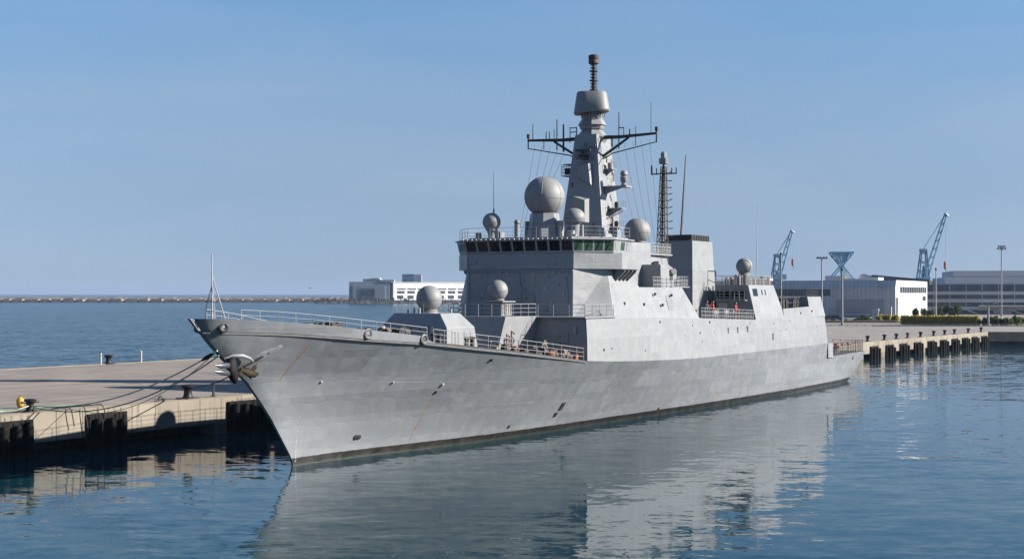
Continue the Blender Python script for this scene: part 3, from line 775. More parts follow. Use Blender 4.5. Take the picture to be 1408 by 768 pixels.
# jammer housing on the front of the mast, sensor platforms, cable patches
bm = newbm(); s1, h1 = mast_at(22.3)
ring_loft(bm, [[(s1 + .2, -1.05, 21.3), (s1 + .2, .75, 22.2), (s1 + .3, .75, 23.5), (s1 + .3, -.75, 23.7)], [(s1 - .55, -.95, 21.6), (s1 - .75, .35, 22.45), (s1 - .55, .45, 23.3), (s1 - .45, -.65, 23.6)]])
sub('mast_fairing', bm, M_GREY, mast, bevel=.06)
bm = newbm()
box(bm, 45.2, 46.6, -4.0, -1.4, 21.35, 21.5); ring_loft(bm, [[(45.4, -1.3, 20.6), (45.4, -1.5, 21.34), (45.4, -3.6, 21.34)], [(45.5, -1.3, 20.6), (45.5, -1.5, 21.34), (45.5, -3.6, 21.34)]])
pl = sub('sensor_platform', bm, M_GREY, mast)
bm = newbm(); lathe(bm, [(.26, 21.5), (.3, 21.6), (.2, 21.75), (.33, 21.9), (.36, 22.3), (.25, 22.4), (.36, 22.55), (.3, 22.85), (.1, 22.95)], (45.8, -3.5, 0), 14); sub('sensor_head', bm, M_DOME, mast, smooth=True, angle=40)
bm = newbm()
for z in (22.6, 23.7):
    s1, h1 = mast_at(z); box(bm, s1 + .3, s1 + 1.6, h1 - .1, h1 + 1.0, z - .06, z)
s1, h1 = mast_at(22.6)
for k in range(6): tube(bm, (s1 + .3, h1 + .1 + .18 * k, 22.6), (s1 + .3, h1 + .1 + .18 * k, 23.7), .025, n=4)
for z in (22.9, 23.2, 23.45): tube(bm, (s1 + .3, h1, z), (s1 + .3, h1 + 1.0, z), .025, n=4)
box(bm, s1 + .4, s1 + .7, h1 + .2, h1 + .7, 22.7, 23.3)
sub('mast_platform', bm, M_DARK, mast)
bm = newbm()
for k in range(26):       # brackets, cable trays and ladder rungs on the port face
    z = random.uniform(17, 25.6); u = (z - 16) / 10.4; y = -(2.17 - 1.10 * u); s = random.uniform(44.9 + u, 48.0)
    tube(bm, (s, y - .02, z), (s + random.uniform(-.3, .3), y - .12 + .02, z - random.uniform(.2, .9)), random.uniform(.02, .07), n=4)
for k in range(30):
    z = 16.6 + k * .3; u = (z - 16) / 10.4; y = -(2.10 - 1.10 * u); tube(bm, (46.9, y - .06, z), (47.25, y - .05, z), .018, n=4)
tube(bm, (45.2, -1.9, 18.4), (46.6, -3.0, 19.2), .09); tube(bm, (46.4, -2.1, 16.5), (46.4, -2.05, 18.7), .08)
for k in range(22):
    z = random.uniform(17, 25.5); s1, h1 = mast_at(z); y = random.uniform(-.8, .8) * h1
    rbox(bm, s1 - .04, y, .16, random.uniform(.1, .35), z, z + random.uniform(.15, .5), 0)
ssub('mast_fitting', bm, mat('fitting_grey', (.12, .12, .12)), mast)
bm = newbm(); s1, h1 = mast_at(24.6)
box(bm, s1 - .5, s1 + .1, -.5, .5, 24.35, 24.45); box(bm, s1 - .55, s1 - .3, -.75, .75, 24.75, 24.95); tube(bm, (s1 - .42, 0, 24.45), (s1 - .42, 0, 24.8), .12, n=8); box(bm, s1 - .3, s1, -.35, .2, 23.95, 24.3)
sub('navigation_radar', bm, M_DARK, mast)
for z, l in ((19.4, 1.5), (17.6, 1.1), (23.1, .9)):
    bm = newbm(); y0 = -(2.17 - 1.10 * (z - 16) / 10.4) + .05; box(bm, 45.8, 46.9, y0 - l, y0, z, z + .08); ring_loft(bm, [[(46.2, y0, z - .7), (46.2, y0, z - .01), (46.2, y0 - l * .9, z - .01)], [(46.3, y0, z - .7), (46.3, y0, z - .01), (46.3, y0 - l * .9, z - .01)]])
    for q in range(3): tube(bm, (45.85 + q * .5, y0 - l + .05, z), (45.85 + q * .5, y0 - l + .05, z + .8), .03, n=4)
    tube(bm, (45.85, y0 - l + .05, z + .8), (46.85, y0 - l + .05, z + .8), .03, n=4); sub('mast_gallery', bm, M_GREY, mast)
    bm = newbm(); lathe(bm, [(.12, 0), (.2, .15), (.2, .5), (.08, .62)], (46.3, y0 - l * .5, z + .08), 10); sub('mast_lamp', bm, M_DARK if z < 20 else M_DOME, mast, smooth=True)
bm = newbm()
for sg, ends in ((1, [(39, 3.5, 16.5), (40, 4, 16.5), (41, 4.5, 16.5), (41, 5, 16.4), (41.5, 5.5, 16.4)]), (-1, [(50, -3.5, 15.6), (51, -3.6, 15.6), (52, -3.6, 15.6), (52.5, -4, 15.4), (53, -4.5, 13)])):
    for k, e in enumerate(ends):
        y = sg * (2.6 + .85 * k)
        a = Vector((46, y, 25.4 + .08 * k)); b = Vector(e)
        polytube(bm, [a.lerp(b, t) - Vector((0, 0, .5 * math.sin(math.pi * t))) for t in [i / 6 for i in range(7)]], .014, 3)
ssub('halyard', bm, M_DARK, mast)

# ---- after tower, radome, director, lattice mast
bm = newbm(); loft(bm, [(50.01, -3.8), (57, -3.6), (57, 3.6), (50.01, 3.8)], 12.0, [(50.01, -3.6), (56.4, -3.4), (56.4, 3.4), (50.01, 3.6)], 15.2)
box(bm, 47.8, 50, -6.4, -4.05, 12.0, 14.2, .1, .1); box(bm, 47.8, 50, 4.05, 6.4, 12, 14.2, .1, .1)
at = sub('after_tower', bm, M_GREY, bevel=.03)
bm = newbm(); box(bm, 49.2, 56.6, -3.9, 3.9, 15.21, 15.35); sub('tower_platform', bm, M_GREY, at)
railing([(49.3, -3.8, 15.35), (56.5, -3.8, 15.35), (56.5, 3.8, 15.35)], 1.0, .9, 3, parent=at, net=.3)
radome((53.4, -1.5, 17.6), 1.3, 15.35, .9, cut=-.75)
bm = newbm()
for k in range(16): rbox(bm, random.uniform(49.8, 56), random.uniform(-3.4, 2), random.uniform(.2, .6), random.uniform(.2, .5), 15.35, 15.35 + random.uniform(.3, 1.0), k)
ssub('tower_locker', bm, M_GREY, at)
bm = newbm(); lathe(bm, [(.6, 12.05), (.55, 12.9), (.35, 13.0), (.35, 13.2), (.7, 13.25), (.75, 13.9), (.4, 14.2), (.05, 14.3)], (52.9, -4.7, 0), 16); box(bm, 52.4, 53.3, -5.7, -5.0, 12.8, 13.6); box(bm, 52.2, 53.0, -4.3, -3.7, 13.2, 14.6); tube(bm, (52.7, -5.2, 13.4), (51.9, -6.0, 13.6), .28, .3, 14)
tube(bm, (53.6, -5.0, 12), (53.6, -5.0, 13.7), .3, .3, 10); sub('director', bm, M_DOME, bevel=.03)
bm = newbm(); ring_loft(bm, [[(50, -6.6, 12.05), (54.4, -6.6, 12.05), (54.4, -3.6, 12.05), (50, -3.6, 12.05)], [(50, -6.6, 12.15), (54.4, -6.6, 12.15), (54.4, -3.6, 12.15), (50, -3.6, 12.15)]])
sub('director_platform', bm, M_GREY, at)
railing([(51.6, -6.5, 12.15), (54.3, -6.5, 12.15), (54.3, -3.8, 12.15)], .95, .8, 3, net=.35)
# lattice mast
bm = newbm(); lx, ly = 62.0, -.7; z0, z1, w0, w1 = 9.0, 24.6, .62, .24
def lat(z, k):
    w = w0 + (w1 - w0) * (z - z0) / (z1 - z0); a, b = ((-1, -1), (1, -1), (1, 1), (-1, 1))[k % 4]
    return Vector((lx - .75 + .75 * (z - z0) / (z1 - z0) + a * w, ly + b * w, z))
N = 22
for i in range(N):
    za = z0 + (z1 - z0) * i / N; zb = z0 + (z1 - z0) * (i + 1) / N
    for k in range(4):
        tube(bm, lat(za, k), lat(zb, k), .055, n=5); tube(bm, lat(za, k), lat(zb, k + 1), .035, n=4); tube(bm, lat(zb, k), lat(zb, k + 1), .035, n=4)
    if i > 8: tube(bm, lat(za, 1) + Vector((0, -.1, 0)), lat(za, 1) + Vector((.3, -.45, random.uniform(-.1, .3))), .05, n=4)
tube(bm, (lx - .75, ly, z0), (lx, ly, z1 + .5), .12, n=8)
lm = sub('lattice_mast', bm, M_RUSTD)
bm = newbm()
tube(bm, (lx, ly - 1.45, 23.9), (lx, ly + 1.35, 23.9), .07)
for y in (-1.4, -.9, .8, 1.3): tube(bm, (lx, ly + y, 23.8), (lx, ly + y, 24.5), .06, n=5)
tube(bm, (lx, ly + 1.35, 23.9), (lx, ly + 1.35, 24.8), .09)
sub('crossarm', bm, M_DARK, lm)
bm = newbm(); box(bm, lx - .35, lx + .35, ly - .35, ly + .35, 24.9, 25.5); lathe(bm, [(.3, 25.5), (.32, 26.0), (.15, 26.2)], (lx, ly, 0), 10)
for k in range(4): box(bm, lx - .42, lx + .42, ly - .42, ly + .42, 24.95 + k * .15, 24.99 + k * .15)
sub('mast_head', bm, M_STEEL, lm)
# funnel
bm = newbm(); loft(bm, [(66.0, -2.35), (73.2, -2.35), (73.2, 1.5), (66.0, 1.5)], 8.6, [(66.5, -2.1), (72.4, -2.1), (72.4, 1.25), (66.5, 1.25)], 17.1)
fun = sub('funnel', bm, M_GREY, bevel=.06)
bm = newbm(); box(bm, 66.8, 72.0, -1.85, 1.0, 17.1, 17.75)
for k in range(11): box(bm, 66.75 + k * .5, 66.85 + k * .5, -1.92, 1.07, 17.1, 17.72)
sub('funnel_cap', bm, M_DARK, fun)
bm = newbm(); box(bm, 68.9, 70.0, -2.3, -2.2, 12.1, 14.4); o = sub('louvre', bm, mat('louvre_grey', (.17,.172,.175)), fun); o.rotation_euler = (R(-1.6), 0, 0); o.location = (0, .33, 0)
whip((66.9, -.6, 17.1), (67.6, -.9, 26.3), .13, M_RUSTD, 'pole_mast')
# ---- after deckhouse
ad_b = [(70.4, -7.84), (80.4, -7.84), (80.4, 7.84), (70.4, 7.84), (70.4, 3.4), (73.3, 3.4), (73.3, -3.4), (70.4, -3.4)]
ad_t = [(69.9, -7.1), (78.2, -7.1), (78.2, 7.1), (69.9, 7.1), (69.9, 3.4), (73.2, 3.4), (73.2, -3.4), (69.9, -3.4)]
bm = newbm(); loft(bm, ad_b, 8.5, ad_t, 12.4); ad = sub('after_deckhouse', bm, M_GREY, bevel=.03)
def on_house(s, z, off=.015):      # a point on the leaning port side of the after deckhouse
    return -(7.84 - .74 * (z - 8.5) / 3.9) - off
bm = newbm()
ring_loft(bm, [[(70.9, on_house(0, 11.2, e), 11.2), (72.4, on_house(0, 11.2, e), 11.2), (72.4, on_house(0, 12.0, e), 12.0), (70.9, on_house(0, 12.0, e), 12.0)] for e in (-.02, .015)]); sub('window', bm, M_GLASS, ad)
for s in (73.7, 74.8):
    bm = newbm(); ring_loft(bm, [[(s, on_house(0, 11.3, e), 11.3), (s + .3, on_house(0, 11.3, e), 11.3), (s + .3, on_house(0, 11.9, e), 11.9), (s, on_house(0, 11.9, e), 11.9)] for e in (-.02, .015)]); sub('window', bm, M_GLASS, ad)
for k in range(4):
    y = -6.7 + k * .85; bm = newbm(); box(bm, 69.84, 69.99, y, y + .6, 11.0, 11.8); sub('window', bm, M_GLASS, ad)
bm = newbm(); box(bm, 69.2, 69.95, -7.0, -3.5, 10.7, 10.8); sub('balcony', bm, M_GREY, ad)
railing([(69.25, -3.6, 10.8), (69.25, -6.9, 10.8)], .95, .6, 3, parent=ad)
bm = newbm(); box(bm, 70.0, 70.35, -4.7, -3.7, 8.7, 10.5); sub('door', bm, M_WHITE, ad, bevel=.03)
railing([(70.1, -3.3, 12.4), (70.1, -6.95, 12.4), (78.0, -6.95, 12.4), (78.0, 6.95, 12.4)], 1.0, .8, 3, net=.35)
bm = newbm()
for k in range(26):
    s, y = random.uniform(70.6, 77.6), random.choice((-6.3, -5.6, -4.6, 3.5, 5.5)) + random.uniform(-.3, .3)
    h = random.uniform(.5, 1.15); r = random.uniform(.14, .3)
    lathe(bm, [(r, 0), (r, h), (r * .4, h + .1)], (s, y, 12.4), 9)
ssub('canister', bm, mat('canister_grey', (.17, .165, .16), var=.35, scale=4), ad, smooth=True, angle=40)
for k in range(3):
    bm = newbm(); lathe(bm, [(.2, 0), (.24, .4), (.18, .8)], (77.6 - k * .1, -6.7 + k * 2.4, 12.45), 10); sub('orange_buoy', bm, M_ORANGE, ad, smooth=True)
radome((78.0, -3.75, 14.55), .92, 12.4, .5, cut=-.85)
bm = newbm(); tube(bm, (71, -3.0, 12.4), (71, -3.0, 13.9), .07); tube(bm, (71, -3.0, 13.9), (70.6, -1.2, 13.9), .06); tube(bm, (71, -3.0, 12.6), (70.7, -1.8, 13.2), .04); sub('davit', bm, M_DARK)
whip((77.9, -5.2, 12.4), (78.1, -5.3, 21.7), .055, M_STEEL)
# bulwark strips and the stern hangar block
bm = newbm()
for sg in (-1, 1):
    ring_loft(bm, [[(80.0, sg * 7.79, 8.7), (90.2, sg * 7.78, 8.8), (90.0, sg * 7.70, 9.95), (79.7, sg * 7.71, 9.75)], [(80.0, sg * 7.6, 8.7), (90.2, sg * 7.58, 8.8), (90.0, sg * 7.55, 9.95), (79.7, sg * 7.55, 9.75)]])
ssub('side_bulwark', bm, M_GREY)
bm = newbm(); loft(bm, [(89.9, -7.78), (95.85, -7.77), (95.85, 7.77), (89.9, 7.78)], 8.7, [(89.6, -7.45), (95.1, -7.4), (95.1, 7.4), (89.6, 7.45)], 11.1); hang = sub('hangar', bm, M_GREY, bevel=.03)
railing([(90, -7.2, 11.1), (94.9, -7.2, 11.1), (94.9, 7.2, 11.1)], .9, .7, 3, m=M_DARK, net=.4)
bm = newbm()
for k in range(52):
    s, y = random.uniform(81.2, 89.2), random.uniform(-6.8, -4.2); h = random.uniform(1.9, 2.45)
    tube(bm, (s, y, 8.8), (s + random.uniform(-.1, .1), y, 8.8 + h), random.uniform(.06, .15), n=6)
for z in (9.6, 10.4, 11.0): tube(bm, (81, -5.5, z), (89.3, -5.5, z), .05); tube(bm, (81, -6.6, z), (89.3, -6.6, z), .05)
sub('pipe_rack', bm, mat('rack_grey', (.035, .035, .038), var=.4, scale=4))
# quarterdeck nets and gear
for sg in (-1, 1):
    railing([(99.2, sg * 7.6, 3.72), (107, sg * 7.45, 3.72), (115.2, sg * 7.1, 3.75)], 1.55, 1.0, 4, m=M_DARK, net=.36, name='deck_net', r=.024)
railing([(97.2, -7.6, 5.4), (99.0, -7.6, 5.4)], 1.2, .5, 3, net=.3)
railing([(115.2, -7.1, 3.75), (115.2, 7.1, 3.75)], 1.5, 1.0, 4, m=M_DARK, net=.4, name='deck_net')
bm = newbm()
for k in range(22):
    rbox(bm, random.uniform(97.8 if k % 4 == 0 else 100, 114), random.uniform(-6.2, 3), random.uniform(.3, 1), random.uniform(.3, .8), 3.7, 3.7 + random.uniform(.4, 1.6), k)
ssub('deck_gear', bm, mat('gear_brown', (.12, .085, .07), var=.5, scale=2), bevel=.03)
bm = newbm()
for k in range(5): rbox(bm, 101 + k * 2.7, -6.2, 1.2, .3, 4.7, 5.0, 0)
ssub('life_raft', bm, M_ORANGE, bevel=.08)

# ---- hull and side fittings
def side_y(s, z):
    b = bdk(s); z0 = tab(ZK, s); z1 = tab(ZB, s); return -(b - .12 * max(0, (z - z0) / (z1 - z0)) ** 1.5)
for s, z, w, h in ((61.6, 7.72, .3, .62), (64.4, 7.72, .35, .62), (67.4, 7.75, .45, .62), (75.6, 6.75, .42, .75), (44.0, 8.9, .22, .22), (53.8, 7.7, .2, .25), (76, 8.2, .15, .2), (86, 9.2, .15, .25), (90.5, 9.4, .12, .25)):
    bm = newbm(); y = side_y(s, z) if z < 8.8 else side_y(s, 8.8)
    ring_loft(bm, [[(s - w / 2, y - e, z - h / 2), (s + w / 2, y - e, z - h / 2), (s + w / 2, y - e, z + h / 2), (s - w / 2, y - e, z + h / 2)] for e in (-.06, .03)])
    sub('scuttle', bm, M_DARK, base)
bm = newbm()
for s, z in ((37.0, 10.5), (41.2, 10.4), (45.4, 10.3), (44.2, 11.3), (48, 11.2)):
    y = -(7.8 - .83 * (z - 9.3) / 3.6) ; rbox(bm, s, y, .22, .16, z, z + .25, 0)
ssub('side_fitting', bm, M_DARK, base)
def hull_at(s, z):         # port half-breadth of the hull at (s, z)
    best = None
    for i in range(0, 1160, 2):
        s0 = i * .1; k = max(0, 1 - s0 / 28.); zt = tab(ZK, s0 - 10 * k); v = min(1, z / zt)
        p = hullpt(s0, v); e = abs(p[0] - s)
        if best is None or e < best[0]: best = (e, p)
    return best[1][1]
def hull_disc(s, z, r, name, m, h=.06, n=14):
    b = hull_at(s, z); b2 = hull_at(s, z + .3); b3 = hull_at(s + .4, z)
    nrm = Vector((.4, -(b3 - b), 0)).cross(Vector((0, -(b2 - b), .3))).normalized()
    if nrm.y > 0: nrm = -nrm
    bm = newbm(); lathe(bm, [(r, -.04), (r, h), (r * .5, h + .02), (.01, h + .02)], (s, -b, z), n, nrm); return sub(name, bm, m, hull)
for s, z, r in ((5.93, 1.45, .2), (6.25, 1.45, .17), (23.0, .95, .16), (11.8, 4.35, .13), (49.0, .65, .15), (109.6, 3.1, .2)): hull_disc(s, z, r, 'sea_inlet', M_DARK)
for s, z, r in ((.8, 5.62, .09), (7.0, 5.3, .08), (12.0, 4.9, .12), (15.4, 6.6, .14)): hull_disc(s, z, r, 'hull_lug', M_RAIL if z < 6 else M_DARK, .09)
bm = newbm(); b = hull_at(29.6, 1.9)
for dz, hw, hh, ds in ((.25, .28, .32, 0), (-.42, .2, .18, -.3)):
    bb = hull_at(29.6, 1.9 + dz); b1 = hull_at(29.6, 1.9 + dz + hh); b0 = hull_at(29.6, 1.9 + dz - hh)
    ring_loft(bm, [[(29.6 + ds - hw, -b0 - e, 1.9 + dz - hh), (29.6 + ds + hw, -b0 - e, 1.9 + dz - hh), (29.6 + ds + hw, -b1 - e, 1.9 + dz + hh), (29.6 + ds - hw, -b1 - e, 1.9 + dz + hh)] for e in (-.05, .06)])
ssub('overboard_outlet', bm, M_DARK, hull)
# fairlead rings in the bulwark
for s, dz in ((-8.3, .30), (2.2, .36), (7.2, .25)):
    for sg in (-1, 1):
        z = tab(ZK, s) + dz; b = bdk(s); ds = (bdk(s + .3) - bdk(s - .3)) / .6
        nrm = Vector((-ds, -1, 0)).normalized(); nrm.y *= -sg; b += .10 if s < -5 else 0
        bm = newbm(); torus(bm, (s, sg * (b + .05), z), .28 if s > 0 else .24, .10 if s > 0 else .15, nrm, 22, 8); o = sub('fairlead', bm, mat('fairlead_grey', (.07, .07, .07), var=.3) if s > 0 else M_DARK, bulwark, smooth=True)
        bm = newbm(); rh = .24 if s > 0 else .09; lathe(bm, [(rh, -.02), (rh, .05 + (.1 if s < 0 else 0)), (.01, .051 + (.1 if s < 0 else 0))], (s, sg * (b + .01), z), 16, nrm); sub('fairlead_hole', bm, M_DARK if s > 0 else M_GREY, bulwark)
# draught marks beside the stem
bm = newbm(); z = .25
while z < 3.3:
    for dz in (0,):
        s = .25 - .05 * z; b = hull_at(s, z); 
        for q in ((0, 0), (.05, .055), (-.03, .055)): box(bm, s - .05 + q[0] * .5, s + .01 + q[0] * .5, -b - .014, -b + .02, z + q[1], z + q[1] + .035)
    z += .2
sub('draught_mark', bm, M_WHITE, hull)
# anchor at the stem: bolster lip, hawse plate and a many fluked anchor head
def leaf(pts, th, nrm=(.25, -1, .12)):
    """tapered solid along a path: (x, y, z, half width) with thickness"""
    P = [Vector(p[:3]) for p in pts]; rings = []
    for i, p in enumerate(pts):
        d = (P[min(i + 1, len(P) - 1)] - P[max(0, i - 1)]).normalized(); sidev = d.cross(Vector(nrm)).normalized(); up = d.cross(sidev)
        w = p[3]; rings.append([P[i] + sidev * (w * math.cos(t)) + up * (th * min(1, w * 3) * math.sin(t)) for t in [2 * math.pi * k / 10 for k in range(10)]])
    ring_loft(bm, rings)
def on_hull(s, z, w, off=.02): return (s, -hull_at(s, z) - off, z, w)
bm = newbm(); leaf([(-7.5, -.45, 7.45, .04), (-7.0, -.78, 7.62, .11), (-6.4, -1.05, 7.6, .13), (-5.9, -1.2, 7.42, .11), (-5.6, -1.25, 7.2, .04)], .22)
sub('anchor_bolster', bm, M_HULL, hull, smooth=True, angle=80)
bm = newbm(); leaf([on_hull(-5.75, 6.75, .10), on_hull(-5.3, 7.15, .30), on_hull(-4.7, 7.6, .34), on_hull(-4.15, 7.98, .24), on_hull(-3.8, 8.15, .05)], .07)
sub('hawse_plate', bm, M_HULL, hull, smooth=True, angle=80)
bm = newbm(); leaf([on_hull(-5.75, 6.9, .06, .08), on_hull(-5.2, 7.28, .11, .12), on_hull(-4.5, 7.75, .04, .11)], .06); sub('hawse_slot', bm, M_DARK, hull, smooth=True, angle=80)
M_ANCH = mat('anchor_steel', (.006, .0055, .006), .7, 0, var=.4, scale=3, spec=.2)
M_ABL = mat('anchor_blade_grey', (.03, .036, .048), .35, .2, var=.2, scale=3)
M_GOLD = mat('anchor_rust_gold', (.018, .010, .003), .7, .0, var=.5, scale=3, spec=.2)
bm = newbm()      # blunt central body, pointed below
leaf([(-6.9, -.70, 7.5, .14), (-7.2, -.80, 7.25, .42), (-7.3, -.9, 6.8, .50), (-7.15, -.92, 6.35, .38), (-7.05, -.9, 6.05, .22), (-7.0, -.9, 5.88, .04)], .32)
anc = sub('anchor', bm, M_ANCH, smooth=True, angle=80)
for z0, z1 in ((7.12, 6.98), (6.62, 6.60)):      # two blades reaching forward
    bm = newbm(); leaf([(-7.2, -.95, z0 - .1, .12), (-7.9, -1.0, (z0 + z1) / 2, .20), (-8.5, -.95, z1 + .08, .17), (-8.9, -.9, z1 + .15, .04)], .14); sub('anchor_blade', bm, M_ABL, anc, smooth=True, angle=80)
bm = newbm(); leaf([(-6.55, -1.15, 7.05, .05), (-6.75, -1.25, 6.7, .14), (-6.95, -1.22, 6.35, .05)], .12); sub('rust_rib', bm, M_GOLD, anc, smooth=True, angle=80)
bm = newbm()
for pth in ([(-6.5, -.95, 6.75, .14), (-6.0, -1.12, 6.55, .30), (-5.5, -1.25, 6.4, .22), (-5.15, -1.3, 6.42, .03)], [(-5.85, -1.1, 6.5, .16), (-5.5, -1.28, 6.85, .16), (-5.4, -1.35, 7.1, .03)], [(-6.0, -1.1, 6.5, .16), (-5.75, -1.1, 6.25, .14), (-5.6, -1.05, 6.1, .03)]): leaf(pth, .16)
sub('fluke', bm, M_GOLD, anc, smooth=True, angle=80)
# rubbing strakes, half sunk in the plating
for v, c0, c1 in ((.655, 2.6, 24), (.43, 6, 34)):
    bm = newbm(); polytube(bm, [(p_[0], -p_[1] + .012, p_[2]) for p_ in [hullpt(c0 + (c1 - c0) * i / 40, v - .02 * math.sin(i * .12)) for i in range(41)]], [.005] + [.016] * 39 + [.005], 6)
    sub('rubbing_strake', bm, M_HULL, hull, smooth=True)
# jackstaff
bm = newbm(); tube(bm, (-8.1, 0, 9.2), (-8.1, 0, 13.95), .06, .03, 8); tube(bm, (-8.1, 0, 12.6), (-6.6, 0, 9.3), .045); 
for sg in (-1, 1): polytube(bm, [(-8.1, 0, 12.0), (-8.25, sg * .3, 10.8), (-8.3, sg * .45, 9.3)], .03, 5)
for z in (10.4, 11.0): tube(bm, (-8.2, -.38, z), (-8.2, .38, z), .025)
sub('jackstaff', bm, M_RAIL)
# foredeck gear: bitts, winches, vents, hose reels
def gear(s, y, dz=0): return (s, y, tab(ZK, s) + dz)
M_GEARS = [M_DARK, M_RUSTD, mat('gear_brown', (.12, .085, .07), var=.5, scale=2), mat('gear_buff', (.20, .15, .11), var=.3), M_GREY]
for i, (s, y) in enumerate(((3.2, -3.6), (-1.0, -2.0), (9.5, -5.4), (12.8, -6.2), (2.5, 3.4))):
    bm = newbm(); p = gear(s, y)
    for e in (-.4, .4): lathe(bm, [(.2, 0), (.17, .1), (.15, .6), (.22, .68), (.22, .8), (.05, .82)], (p[0] + e, p[1], p[2]), 12)
    box(bm, p[0] - .75, p[0] + .75, p[1] - .3, p[1] + .3, p[2] - .05, p[2] + .07); sub('mooring_bitts', bm, M_RUSTD if i % 2 else M_DARK, smooth=True, angle=30)
for i, (s, y) in enumerate(((.8, -.6), (5.6, -4.2))):
    bm = newbm(); p = gear(s, y); tube(bm, (p[0], p[1] - .7, p[2] + .55), (p[0], p[1] + .7, p[2] + .55), .42, .42, 16); box(bm, p[0] - .5, p[0] + .5, p[1] - .8, p[1] - .6, p[2], p[2] + .9); box(bm, p[0] - .5, p[0] + .5, p[1] + .6, p[1] + .8, p[2], p[2] + .9)
    lathe(bm, [(.5, -.05), (.5, .05)], (p[0], p[1] - .9, p[2] + .55), 16, (0, 1, 0)); sub('windlass', bm, M_DARK, smooth=True, angle=30)
for i, (s, y, h) in enumerate(((17.2, -6.6, .55), (19.8, -6.9, .4), (20.6, -7.2, .5), (22.2, -6.6, .35), (24.5, -7.1, .5), (25.8, -6.9, .35), (26.6, -7.2, .55), (27.6, -6.6, .4), (21.5, -5, .7), (18.2, -6.9, .35), (23.4, -7.3, .3), (16.2, -6.3, .3))):
    bm = newbm(); p = gear(s, y); k = i % 3
    if k == 0: lathe(bm, [(.25, 0), (.3, h * .3), (.22, h), (.05, h + .05)], p, 10)
    elif k == 1: torus(bm, (p[0], p[1], p[2] + .14), .3, .12, (.1, .1, 1), 14, 7); torus(bm, (p[0] + .05, p[1], p[2] + .3), .24, .1, (.1, 0, 1), 14, 7)
    else: rbox(bm, p[0], p[1], .7, .4, p[2], p[2] + h, i)
    sub(('deck_vent', 'rope_coil', 'deck_locker')[k], bm, M_ORANGE if i in (3, 8, 10, 7) else M_GEARS[i % 4], smooth=True, angle=40)
for i, (s, y, h) in enumerate(((20.2, -5.2, 1.5), (22.0, -4.6, 1.9), (16.9, -7.0, 1.3), (24.9, -6.0, 1.4))):
    bm = newbm(); p = gear(s, y); tube(bm, p, (p[0], p[1], p[2] + h), .08, .06, 8); torus(bm, (p[0], p[1], p[2] + h * .6), .28, .06, (.3, 1, 0), 14, 6); tube(bm, (p[0], p[1], p[2] + h), (p[0] + .35, p[1] - .1, p[2] + h - .25), .05); sub('deck_stand', bm, M_GEARS[i % 4], smooth=True, angle=40)
rg = random.Random(33)
for k in range(40):
    s = rg.choice((rg.uniform(-4, 8), rg.uniform(15, 28), rg.uniform(20, 28))); y = -(bdk(s) - rg.uniform(.5, 1.7)); p = gear(s, y); h = rg.uniform(.2, .75) if s > 8 else rg.uniform(.7, 1.15); bm = newbm(); kk = k % 4
    if kk == 0: tube(bm, (p[0] - .3, p[1], p[2] + h * .6), (p[0] + .3, p[1], p[2] + h * .6), h * .45, n=10); box(bm, p[0] - .32, p[0] - .24, p[1] - .25, p[1] + .25, p[2], p[2] + h); box(bm, p[0] + .24, p[0] + .32, p[1] - .25, p[1] + .25, p[2], p[2] + h); nm = 'hose_reel'
    elif kk == 1: lathe(bm, [(.12, 0), (.12, h * .8), (.22, h * .82), (.2, h), (.03, h + .05)], p, 9); nm = 'deck_vent'
    elif kk == 2: rbox(bm, p[0], p[1], rg.uniform(.3, .9), rg.uniform(.2, .45), p[2], p[2] + h, rg.uniform(-.3, .3)); nm = 'deck_locker'
    else: torus(bm, (p[0], p[1], p[2] + .12), .28, .11, (.1, .1, 1), 12, 6); torus(bm, (p[0], p[1], p[2] + .3), .24, .1, (0, .1, 1), 12, 6); nm = 'rope_coil'
    sub(nm, bm, rg.choice(M_GEARS[:4] + [M_RUSTD, M_ORANGE if s > 10 else M_DARK]), smooth=True, angle=40)
# lamps, boxes and pipes on the shaded front walls
bm = newbm()
for y, z in ((-4.3, 11.3), (3.6, 11.2), (1.2, 13.1), (-1.4, 13.0), (-2.6, 11.8), (4.6, 12.6), (-4.6, 13.0)): box(bm, 31.45 + (z - 9.3) * .07, 31.72 + (z - 9.3) * .07, y - .1, y + .12, z, z + .26)
box(bm, 28.5, 28.69, -7.0, -6.8, 8.2, 8.8); box(bm, 28.5, 28.69, -5.0, -4.8, 7.2, 7.5)
for k in range(8): tube(bm, (31.6 + .1 * k * .4, -3.3, 9.7 + k * .45), (31.6 + .1 * k * .4, -3.75, 9.7 + k * .45), .02, n=4)
tube(bm, (31.58, -3.3, 9.5), (31.82, -3.3, 13.4), .025); tube(bm, (31.58, -3.75, 9.5), (31.82, -3.75, 13.4), .025)
ssub('wall_lamp', bm, M_RAIL, tower)
bm = newbm(); box(bm, 31.6, 31.95, -5.2, 5.2, 13.38, 13.46); sub('ledge', bm, M_GREY, tower)

